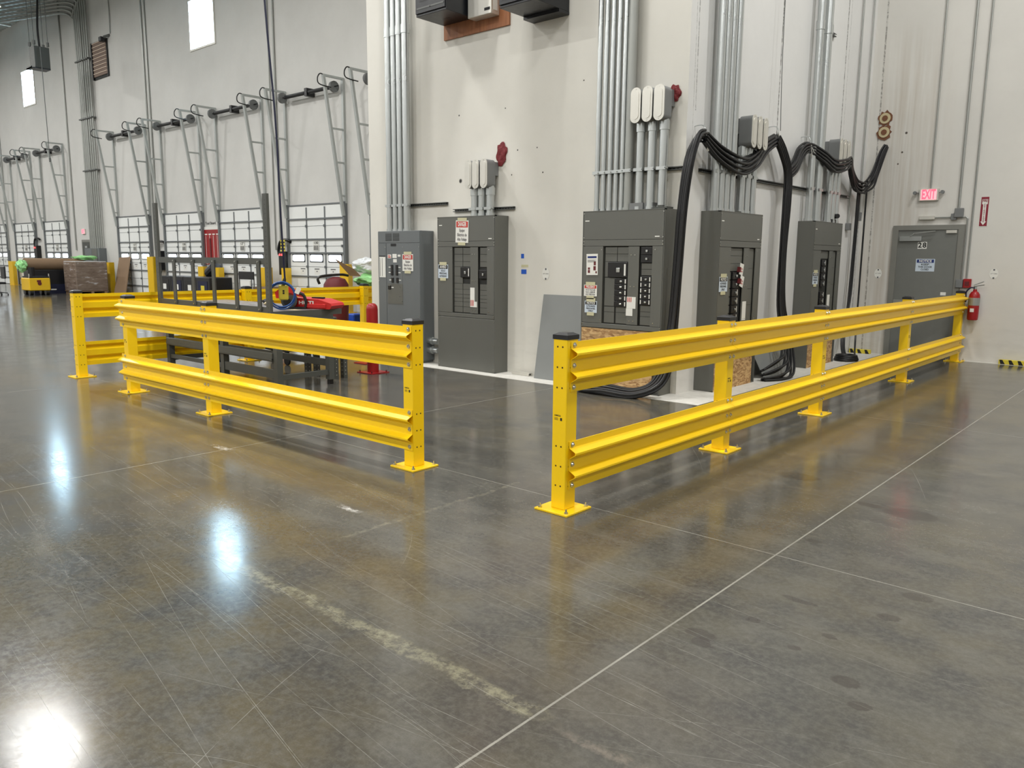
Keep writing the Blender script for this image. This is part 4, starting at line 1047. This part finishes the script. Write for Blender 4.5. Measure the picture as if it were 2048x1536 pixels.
# pendant outlet with coiled blue hose
pd = thing('pendant_outlet', (-8.06, 5.17, 1.06), 'yellow pendant outlet box with a blue hose hanging from a dark cable', 'pendant outlet', None, .98)
MB().box(-.055, .055, -.025, .025, -.01, .165, bev=.012).build('outlet_box', 'hazard', pd)
MB().box(-.010, .010, -.029, -.025, .06, .08).box(-.010, .010, -.029, -.025, .085, .105).build('socket', 'black', pd)
MB().cyl((0, 0, .165), (.02, 0, .24), .03, 10, .015).build('cable_grip', 'black', pd)
MB().tube([(.02, 0, .23), (.0, .0, .9), (-.02, 0, 2.0), (-.10, 0, 3.6), (-.25, .2, 8.0), (-.3, .3, H - 1.02)], .011, 8).build('supply_cable', 'navy', pd, smooth=True)
for i, (rr, dz) in enumerate(((.155, 0), (.148, -.01), (.142, .012))):
    P = [(-.02 + rr * .98 * math.cos(a * PI / 8), -.05 - i * .012, .045 + dz + rr * math.sin(a * PI / 8)) for a in range(16)]
    MB().tube(P, .009, 8, smooth=3, closed=True).build('hose_coil', 'blue', pd, smooth=True)
o = MB().box(-.026, .026, -.001, .001, -.038, .038).build('hang_tag', 'white', pd); o.location = (.16, -.08, .10); o.rotation_euler = (0, .45, 0)

# ================================================================== dock doors
def dock_door(cx, n, number, label, glow=False):
    t = thing('door_%d' % n, (cx, 14.1, 0), label, 'dock door', 'overhead dock doors', kind='structure')
    w_ = 1.37; h_ = 3.05
    MB().box(-w_, w_, -.06, -.001, .02, h_, bev=.004).build('door_leaf', 'doorwhite', t)
    mb = MB()
    for z in (.35, .96, 1.66, 2.06, 2.66): mb.box(-w_, w_, -.10, -.06, z - .022, z + .022)
    for z in (.64, 1.25, 1.86, 2.45): mb.box(-w_, w_, -.064, -.06, z - .006, z + .006)
    for x in (-.46, .46): mb.box(x - .026, x + .026, -.075, -.06, .05, h_ - .05)
    for z in (.64, 1.25, 1.86, 2.45):
        for x in (-.46, .46, w_ - .08): mb.box(x - .03, x + .03, -.11, -.06, z - .035, z + .035)
    mb.build('stiffener', 'doorframe', t)
    for x in (-.92, 0, .92):
        f = MB().box(x - .33, x + .33, -.075, -.06, 1.385, 1.625, bev=.004).build('window_frame', 'black', t)
        pts = []
        for (sx, sz) in ((1, 1), (-1, 1), (-1, -1), (1, -1)):
            for k in range(4):
                a = {(1, 1): 0, (-1, 1): PI / 2, (-1, -1): PI, (1, -1): 1.5 * PI}[(sx, sz)] + k * PI / 6
                pts.append((x + sx * .25 + .055 * math.cos(a), 1.505 + sz * .04 + .055 * math.sin(a)))
        MB().prism(pts, 1, -.079, -.074).build('window_pane', 'pane', f)
    mb = MB(); mb.box(-w_ - .09, -w_, -.12, -.001, 0, h_ + .05); mb.box(w_, w_ + .09, -.12, -.001, 0, h_ + .05); mb.box(-w_ - .08, w_ + .08, -.08, -.001, h_, h_ + .04)
    mb.build('door_frame', 'doorframe', t)
    # vertical lift tracks
    for sx in (-1, 1):
        x = sx * (w_ + .06)
        k = bpy.data.objects.new('lift_track', None); C.objects.link(k); k.parent = t; k.location = (x, 0, 0)
        mb = MB(); mb.box(-.045, .045, -.07, -.001, h_, 6.42)
        mb.build('wall_angle', 'track', k)
        MB().obox((0, -.12, 2.7), (0, -.68, 6.42), .085, .07).build('sloped_track', 'track', k)
        mb = MB()
        for z in (3.25, 4.15, 5.05):
            y = -.12 - .56 * (z - 2.7) / 3.72; mb.box(-.02, .02, y, -.05, z - .025, z + .025)
        mb.box(-.025, .025, -.70, -.001, 6.38, 6.44); mb.build('cross_strut', 'track', k)
        MB().tube([(0, -.66, 6.42), (-.01, -.78, 6.43), (-.01, -.86, 6.30), (-.01, -.80, 6.16), (.1, -.5, 6.10)], .016, 6).build('cable_loop', 'black', k)
        MB().cyl((-sx * .12, -.22, 6.20), (-sx * .20, -.22, 6.20), .15, 18).build('cable_drum', 'cast', k)
    mb = MB(); mb.cyl((-w_ - .1, -.22, 6.20), (w_ + .1, -.22, 6.20), .018, 8); mb.cyl((-w_ + .25, -.22, 6.20), (-.1, -.22, 6.20), .055, 12); mb.cyl((.1, -.22, 6.20), (w_ - .25, -.22, 6.20), .055, 12); mb.box(-.06, .06, -.28, -.001, 6.10, 6.32)
    mb.build('torsion_spring', 'black', t)
    pl = MB().box(-.14, .14, -.077, -.075, 1.72, 2.02).build('number_placard', 'white', t)
    mb = MB().text(number, .11, 0, -.079, 1.955, w=.20, bold=.03)
    for i in range(6): mb.box(-.11 + i * .04, -.11 + i * .04 + (.02 if i % 2 else .028), -.0785, -.0772, 1.74, 1.88)
    mb.build('placard_print', 'ink', pl)
    for x in (-.72, .0, .80):
        q = MB().box(x - .13, x + .13, -.064, -.0605, 1.02, 1.20).build('notice_sheet', 'white', t)
        MB().box(x - .12, x + .12, -.066, -.064, 1.17, 1.20).box(x - .03, x + .03, -.066, -.064, 1.10, 1.13).build('notice_print', 'inkgrey', q)
dcs = [(-16.02, '131', 'white dock door mostly hidden behind the projecting panel wall'), (-20.06, '130', 'white overhead dock door numbered 130, nearest to the projecting wall'), (-24.2, '129', 'white overhead dock door seen through the bench frame, right part'), (-28.22, '128', 'white overhead dock door seen through the left part of the bench frame'),
       (-32.3, '127', 'white overhead dock door behind the leaning cardboard, right of the conduit bank'), (-40.5, '125', 'first white dock door left of the conduit bank'), (-44.62, '124', 'second white dock door left of the conduit bank'), (-48.75, '123', 'third white dock door left of the conduit bank at the photo edge')]
for i, (cx, num, l) in enumerate(dcs): dock_door(cx, i + 2, num, l)
# small personnel door
d = thing('door_10', (-37.1, 14.1, 0), 'narrow grey personnel door in the far dock wall', 'door', kind='structure')
MB().box(-.55, .55, -.05, -.001, 0, 2.2).build('door_frame', 'jamb', d); MB().box(-.45, .45, -.06, -.05, .02, 2.1).build('door_leaf', 'grey_dark', d); MB().box(-.1, .15, -.10, -.06, 1.85, 1.93).build('door_closer', 'galv', d)
MB().box(.30, .40, -.10, -.06, .95, 1.2).build('door_handle', 'galv', d)
e = thing('exit_sign', (-37.4, 14.1, 2.56), 'small red lit EXIT sign far away above the narrow personnel door', 'exit sign')
MB().box(-.17, .17, -.05, -.001, -.11, .11).build('housing', 'alu', e); MB().box(-.16, .16, -.053, -.05, -.10, .10).build('face', 'exitpink', e); MB().text('EXIT', .2, 0, -.055, 0, w=.26, bold=.03).build('lettering', 'exit', e)
# distribution cabinet under the conduit bank
e = thing('electrical_cabinet', (-35.95, 14.1, 0), 'grey electrical cabinet under the far conduit bank on the dock wall', 'electrical cabinet')
MB().box(-.75, .75, -.30, -.001, .15, 1.83).build('enclosure', 'grey_blue', e); MB().box(-.73, -.01, -.315, -.30, .18, 1.80).build('cabinet_door', 'grey_blue', e); MB().box(.01, .55, -.315, -.30, .18, 1.80).build('cabinet_door', 'grey', e)
# conduit bank with bends
CB = 'conduits of the far conduit bank'
for i, x in enumerate((-36.45, -36.28, -36.11, -35.94, -35.72, -35.52, -35.32)):
    topz = 11.38 + i * .11
    yv = 13.98
    P = [(x, yv, 1.83), (x, yv, topz - .5), (x - .12, yv - .05, topz - .15), (x - .5, yv - .18, topz + .05), (x - 1.4, yv - .45, topz + .12), (x - 5.0, yv - 1.5, topz + .20)]
    t = thing('conduit', (x, yv, 1.83), '%s conduit from left in the far bank that bends up under the roof' % (ordn + ['seventh'])[i], 'conduit', CB)
    o = Vector(P[0]); MB().tube([Vector(p) - o for p in P], .050 if i < 4 else .045, 10, smooth=3).build('pipe', 'galv_dull', t, smooth=True)
    for z in (3.2, 5.3, 7.6): MB().box(-.09, .09, -.09, .10, z, z + .05).build('pipe_strap', 'strut', t)
for (x, x2, l) in ((-30.62, -30.60, 'left thin conduit between the far dock doors'), (-30.34, -30.32, 'right thin conduit between the far dock doors'), (-38.35, -38.35, 'thin conduit left of the narrow personnel door'), (-21.98, -21.98, 'thin conduit rising left of dock door 130'), (-22.28, -22.28, 'second thin conduit rising left of dock door 130'), (-47.3, -47.3, 'thin conduit near the left photo edge')):
    thin('thin_conduit', [(x, 14.07, H), (x2, 14.07, 1.75)], .035 if 'second' not in l else .02, l, 'thin conduits on the dock wall')
thin('thin_conduit', [(-33.35, 14.07, H), (-33.30, 14.07, 10.95), (-33.35, 14.07, 10.1)], .02, 'thin conduit dropping to the camera beside the louver', 'thin conduits on the dock wall')
# windows
for i, (x0, x1, z0, z1, l) in enumerate(((-27.05, -25.45, 8.5, 10.05, 'bright high window above the dock doors near the middle'), (-43.4, -41.9, 8.5, 10.05, 'bright high window behind the hanging heater'))):
    t = thing('window_%d' % (i + 1), ((x0 + x1) / 2, 14.1, z0), l, 'window', kind='structure')
    w_ = (x1 - x0) / 2; h_ = z1 - z0
    MB().box(-w_, w_, -.006, -.001, 0, h_).build('window_glass', 'window', t)
    MB().box(-w_ - .06, -w_, -.03, -.001, -.06, h_ + .06).box(w_, w_ + .06, -.03, -.001, -.06, h_ + .06).box(-w_, w_, -.03, -.001, h_, h_ + .06).box(-w_, w_, -.03, -.001, -.06, 0).build('window_frame', 'alu', t)
t = thing('wall_louver', (-34.4, 14.1, 8.57), 'brown slatted louver high on the dock wall', 'louver')
MB().box(-.72, .72, -.03, -.001, 0, 1.42).build('louver_back', 'recess', t)
MB().box(-.72, -.64, -.10, -.03, 0, 1.42).box(.68, .72, -.06, -.03, 0, 1.42).box(-.72, .72, -.06, -.03, 1.38, 1.42).build('louver_frame', 'black', t)
mb = MB(); mb2 = MB()
for k in range(9):
    z = .10 + k * .145; mb.obox((0, -.05, z), (0, -.07, z + .115), 1.28, .012) if False else mb.box(-.62, .66, -.065, -.045, z, z + .105); mb2.box(-.62, .66, -.085, -.045, z + .108, z + .13)
mb.build('slat', 'brown', t); mb2.build('slat_edge', 'beige', t)
t = thing('security_camera', (-33.55, 14.1, 9.95), 'dark camera mounted beside the top of the louver', 'camera')
MB().box(-.32, -.10, -.28, -.10, -.12, .06, bev=.02).build('housing', 'black', t); MB().cyl((-.1, -.15, .05), (.1, -.001, .12), .05, 8).build('bracket', 'strut', t)

# hanging unit heater
h = thing('unit_heater', (-34.9, 12.0, 8.55), 'dark grey unit heater hung on rods near the roof', 'unit heater')
MB().box(-.22, .30, -.27, .27, .08, .86, bev=.01).build('heater_body', 'grey_dark', h)
MB().box(-.25, -.22, -.25, .25, .12, .82).build('fan_guard', 'cast', h)
MB().box(-.22, .30, -.42, -.27, .02, .06).box(-.22, .30, -.42, -.39, .02, .10).box(-.22, .30, -.27, .27, .04, .08).build('louver_vane', 'black', h)
for (x, y) in ((-.2, -.24), (-.2, .24), (.27, -.24), (.27, .24)):
    MB().cyl((x, y, .88), (x, y, H - 8.56), .012, 6).cyl((x, y, .90), (x, y, 1.05), .05, 8).build('hanger_rod', 'strut', h)
MB().tube([(.1, 0, .88), (.05, 0, 1.6), (-.02, .1, 2.6), (-.05, .2, 3.6)], .04, 8).build('gas_pipe', 'black', h)
MB().cyl((.46, -.1, .80), (.52, -.1, -3.3), .014, 6).cyl((.52, -.1, -3.3), (.52, -.1, -3.45), .035, 8).build('pull_cord', 'strut', h)
t = thing('strip_light', (-38.0, 11.5, 11.3), 'lit strip light hanging beside the roof joists', 'light fixture')
MB().box(-.6, .6, -.12, .12, 0, .08).build('fixture_body', 'alu', t); MB().box(-.58, .58, -.10, .10, -.02, 0).build('diffuser', 'lens', t); MB().cyl((-.5, 0, .08), (-.5, 0, .98), .01, 6).cyl((.5, 0, .08), (.5, 0, .98), .01, 6).build('hanger', 'strut', t)

# bollard guards, control boxes between doors
def track_guard(x, label, h_=1.2, w_=.30):
    t = thing('track_guard', (x, 13.62, 0), label, 'track guard', 'yellow dock door track guards')
    MB().prism([(-w_ / 2, 0), (w_ / 2, 0), (w_ / 2, .03), (w_ * .2, .24), (-w_ * .2, .24), (-w_ / 2, .03)], 2, 0, h_).build('guard_shell', 'yellow_dull', t)
    MB().box(-w_ / 2 - .03, w_ / 2 + .03, -.02, .26, 0, .012).build('base_plate', 'yellow_dull', t)
for (x, l, h_, w_) in ((-18.20, 'yellow track guard right of dock door 130 behind the bag cart', 1.35, .38), (-21.19, 'narrow yellow track guard left of dock door 130 under the striped plate', 1.2, .24), (-22.27, 'wide yellow track guard behind the tall right bench upright', 1.2, .46), (-25.19, 'narrow yellow track guard left of the monitor stand', 1.16, .20), (-26.30, 'yellow track guard behind the round-headed dock machine', 1.18, .38),
                     (-30.16, 'yellow track guard right of the leaning cardboard sheet', 1.5, .46), (-33.98, 'yellow track guard peeking out left of the leaning cardboard sheet', 1.25, .20), (-42.42, 'yellow track guard left of the small yellow tractor', 1.17, .48), (-45.85, 'yellow track guard near the left photo edge', 1.2, .60)):
    track_guard(x, l, h_, w_)
def control_box(x, z, label):
    t = thing('dock_control_box', (x, 14.1, z), label, 'control box', 'black dock control boxes')
    MB().box(-.18, .20, -.20, -.001, 0, .72, bev=.01).build('housing', 'black', t)
    MB().cyl((-.10, -.201, .62), (-.10, -.215, .62), .035, 10).cyl((.02, -.201, .62), (.02, -.215, .62), .035, 10).build('indicator_lamp', 'led', t)
    MB().tube([(-.30, -.10, .62), (-.28, -.12, .82), (-.12, -.12, 1.05), (.28, -.12, 1.06), (.30, -.05, 1.0)], .045, 8).build('hose_arm', 'black', t, smooth=True)
    MB().tube([(.05, -.1, 0), (-.1, -.12, -.4), (.05, -.12, -.6), (.2, -.1, -.5)], .015, 6).build('lead_cable', 'black', t)
control_box(-30.05, 1.0, 'black dock control box with a red lamp left of the bench upright')
control_box(-21.70, .98, 'black dock control box with a red lamp left of dock door 130')
control_box(-43.0, 1.25, 'black dock control box far left between the distant doors')
t = thing('warning_label_plate', (-21.55, 13.86, 1.7), 'small yellow and black plate above the control box by dock door 130', 'sign')
MB().box(-.12, .12, -.01, 0, 0, .35).build('plate', 'hazard', t); MB().box(-.11, .11, -.012, -.01, .05, .1).box(-.11, .11, -.012, -.01, .15, .2).box(-.11, .11, -.012, -.01, .25, .3).build('plate_print', 'black', t)
# red tool board
t = thing('tool_board', (-26.25, 14.098, 1.25), 'red hanging tool board with white outlines between two dock doors', 'tool board')
MB().box(-.55, .55, -.03, 0, 0, 1.30).build('board', 'white', t); MB().box(-.52, .52, -.034, -.03, .0, 1.20).build('board_face', 'red', t)
mb = MB()
for k in range(4): mb.box(-.42 + k * .26, -.40 + k * .26, -.037, -.034, .1, 1.0); mb.box(-.47 + k * .26, -.30 + k * .26, -.037, -.034, 1.02, 1.06); mb.box(-.46 + k * .26, -.34 + k * .26, -.037, -.034, .02, .16)
mb.build('tool_outline', 'white', t); MB().box(-.14, -.06, -.05, -.034, .1, .9).build('hung_tool', 'darkred', t)
MB().text('Tool Board', .13, -.1, -.002, 1.42, w=.7, bold=.02).build('board_lettering', 'ink', t)
t = thing('dock_machine', (-25.75, 13.76, 0), 'dark round-headed machine on a stand between the dock doors', 'machine')
blob_ = MB(); blob_.cyl((-.05, -.05, .95), (.35, -.05, 1.15), .22, 14); blob_.build('machine_head', 'black', t); MB().cyl((.15, 0, 0), (.15, 0, 1.0), .05, 8).build('stand', 'black', t); MB().box(.1, .5, -.1, .1, .55, .7).build('side_unit', 'black', t)

# black cases under the doors
for i, x in enumerate((-26.86, -25.99, -25.12, -24.25)):
    t = thing('equipment_case', (x, 13.0, 0), ('leftmost', 'second from left', 'third from left', 'rightmost')[i] + ' black equipment case in the row seen through the bench frame', 'case', 'row of black cases at the dock wall')
    MB().box(-.43, .43, -.4, .4, .0, .86, bev=.02).build('case_body', 'cabinet', t)
    MB().box(-.30, .30, -.41, -.40, .12, .74).build('front_panel', 'black' if i % 2 == 0 else 'navy', t)
    MB().box(-.10, .12, -.415, -.41, .42, .60).build('case_label', 'white' if i < 3 else 'hazard', t)
# monitor stand
t = thing('monitor_stand', (-22.27, 13.0, 0), 'rolling stand with a black monitor screen and white panel below', 'monitor stand')
MB().box(-.40, .46, -.04, 0, .84, 1.08, bev=.01).build('monitor', 'black', t); MB().box(-.28, .28, -.06, -.02, .62, .80).build('white_panel', 'white', t)
for sx in (-1, 1): MB().cyl((sx * .42, 0, 0), (sx * .42, 0, .9), .02, 6).build('leg', 'strut', t)
tag(MB().box(-.35, .35, -.25, .25, 0, .62).build('cardboard_box', 'cardboard', loc=(-21.75, 13.35, 0)), 'brown cardboard box behind the monitor stand', 'box')

# far left: wrapped pallet, yellow vehicle, roll, board, chair
t = thing('wrapped_pallet', (-33.85, 12.68, 0), 'stretch wrapped pallet of brown cartons by the conduit bank', 'pallet load')
MB().box(-.62, .62, -.58, .60, .14, 1.28, bev=.02).build('wrapped_cartons', 'wrap', t)
mb = MB()
for y in (-.5, 0, .5): mb.box(-.62, .62, y - .05, y + .05, .0, .11)
mb.box(-.62, .62, -.58, .60, .11, .14); mb.build('wooden_pallet', 'cardboard', t)
MB().box(-.60, .60, -.56, .58, 1.28, 1.295).build('top_sheet', 'film', t)
leaning('cardboard_sheet', [(-33.15, 13.45, .0), (-32.10, 13.45, .0), (-32.66, 13.97, 1.48), (-33.70, 13.97, 1.44)], .03, 'cardboard', 'tall brown cardboard sheet leaning against the wall by dock door 127', 'cardboard sheet').location = (0, 0, 0.005)
v = thing('tow_tractor', (-33.9, 10.9, 0), 'small yellow tow tractor parked before the green bag load', 'vehicle')
MB().box(-.5, .38, -.37, .37, .18, .66, bev=.03).build('body', 'yellow_dull', v); MB().box(-.4, .36, -.34, .34, .66, .72).build('dark_deck', 'black', v)
MB().cyl((.38, -.01, .45), (.392, -.01, .45), .07, 12).box(.38, .388, -.10, .04, .50, .58).build('emblem', 'darkred', v)
for (a, b) in ((-.3, -.28), (-.3, .28), (.22, -.28), (.22, .28)): MB().cyl((a, b - .06, .12), (a, b + .06, .12), .12, 14).build('wheel', 'black', v)
for b in (-.34, .34): MB().cyl((.33, b, .6), (.33, b, .82), .02, 6).build('corner_bar', 'alu', v)
MB().cyl((-.45, 0, .7), (-.45, 0, 1.05), .12, 10).build('rear_post', 'black', v)
t = thing('cargo_cart', (-35.3, 12.1, 0), 'black and blue cargo cart carrying a rolled brown bundle', 'cart')
MB().box(-.5, .5, -1.0, 1.0, .0, .38).build('blue_tub', 'navy', t); MB().box(-.5, .5, -1.02, 1.02, .38, .93).build('black_body', 'cabinet', t); MB().box(.501, .505, -.4, -.2, .14, .19).build('cart_label', 'white', t)
mb = MB(); mb.cyl((0, -1.15, 1.17), (0, 1.0, 1.16), .235, 18); o = mb.build('rolled_bundle', 'cardboard', None, smooth=True, loc=(-35.2, 12.1, 0)); tag(o, 'rolled brown bundle lying on the cargo cart', 'bundle')
blob('plastic_bag', (-35.0, 10.78, 1.10), (.24, .18, .24), 'green', 'pale green plastic bag stuffed in the end of the brown bundle', 'bag', 21)
blob('plastic_bag', (-35.2, 13.2, 1.42), (.3, .45, .10), 'green', 'pale green plastic sheet draped behind the wrapped pallet', 'bag', 22)
ch = thing('office_chair', (-34.6, 9.8, 0), 'black swivel chair cut off by the left photo edge', 'chair')
MB().box(-.24, .24, .18, .24, .62, 1.10, bev=.03).build('backrest', 'capblack', ch); MB().box(-.25, .25, -.25, .22, .42, .50, bev=.03).build('seat', 'capblack', ch)
MB().cyl((0, 0, .1), (0, 0, .42), .03, 8).build('gas_lift', 'black', ch)
for k in range(5):
    a = k * 2 * PI / 5; MB().obox((0, 0, .12), (.30 * math.cos(a), .30 * math.sin(a), .08), .04, .03).cyl((.30 * math.cos(a), .30 * math.sin(a) - .015, .03), (.30 * math.cos(a), .30 * math.sin(a) + .015, .03), .03, 8).build('base_arm', 'black', ch)

# loaded carts right of the bench, outside the rear rail
t = thing('trash_cart', (-12.3, 9.02, 0), 'red trash cart with white liner outside the rear rail', 'cart')
MB().lathe([(.20, .0), (.24, .9), (.23, 1.04), (.17, 1.14), (.05, 1.18)], seg=18).build('red_bin', 'darkred', t, smooth=True)
MB().lathe([(.22, .99), (.25, .96), (.262, .90), (.245, .88)], c=(0, 0, 0), seg=14).build('liner_edge', 'film', t)
MB().tube([(-.1, -.30, 1.05), (-.1, -.30, 1.18), (0, .1, 1.22), (.0, .28, 1.2)], .025, 8).build('handle', 'black', t)
t = thing('bag_cart', (-12.3, 9.75, 0), 'black cart piled with green and white bags beyond the rear rail', 'cart')
MB().box(-.35, .35, -.42, .42, .82, .98, bev=.02).build('cart_tray', 'black', t)
for sx in (-.3, .3):
    for sy in (-.36, .36): MB().cyl((sx, sy, 0), (sx, sy, .84), .02, 6).build('leg', 'black', t)
blob('plastic_bag', (-12.2, 9.80, 1.10), (.25, .38, .12), 'green', 'pale green plastic bag on the cart beyond the rear rail', 'bag', 31)
blob('plastic_bag', (-12.35, 9.85, 1.38), (.25, .35, .15), 'film', 'white plastic bag on top of the green bag beyond the rear rail', 'bag', 32)
leaning('cardboard_flap', [(-12.1, 9.20, 1.20), (-12.06, 9.42, 1.19), (-12.1, 9.30, 1.32), (-12.15, 8.89, 1.52)], .01, 'cardboard', 'brown cardboard flap sticking out of the bag pile', 'cardboard')
tag(MB().box(-.12, .12, -.12, .12, 0, .42, bev=.02).build('storage_bin', 'bluebin', loc=(-12.9, 9.9, .0)), 'small blue bin on the floor beyond the rear rail', 'bin')
tag(MB().lathe([(.14, 0), (.17, .40), (.16, .41)]).build('bucket', 'darkred', loc=(-13.2, 9.55, .0)), 'dark red bucket beside the small blue bin', 'bucket')
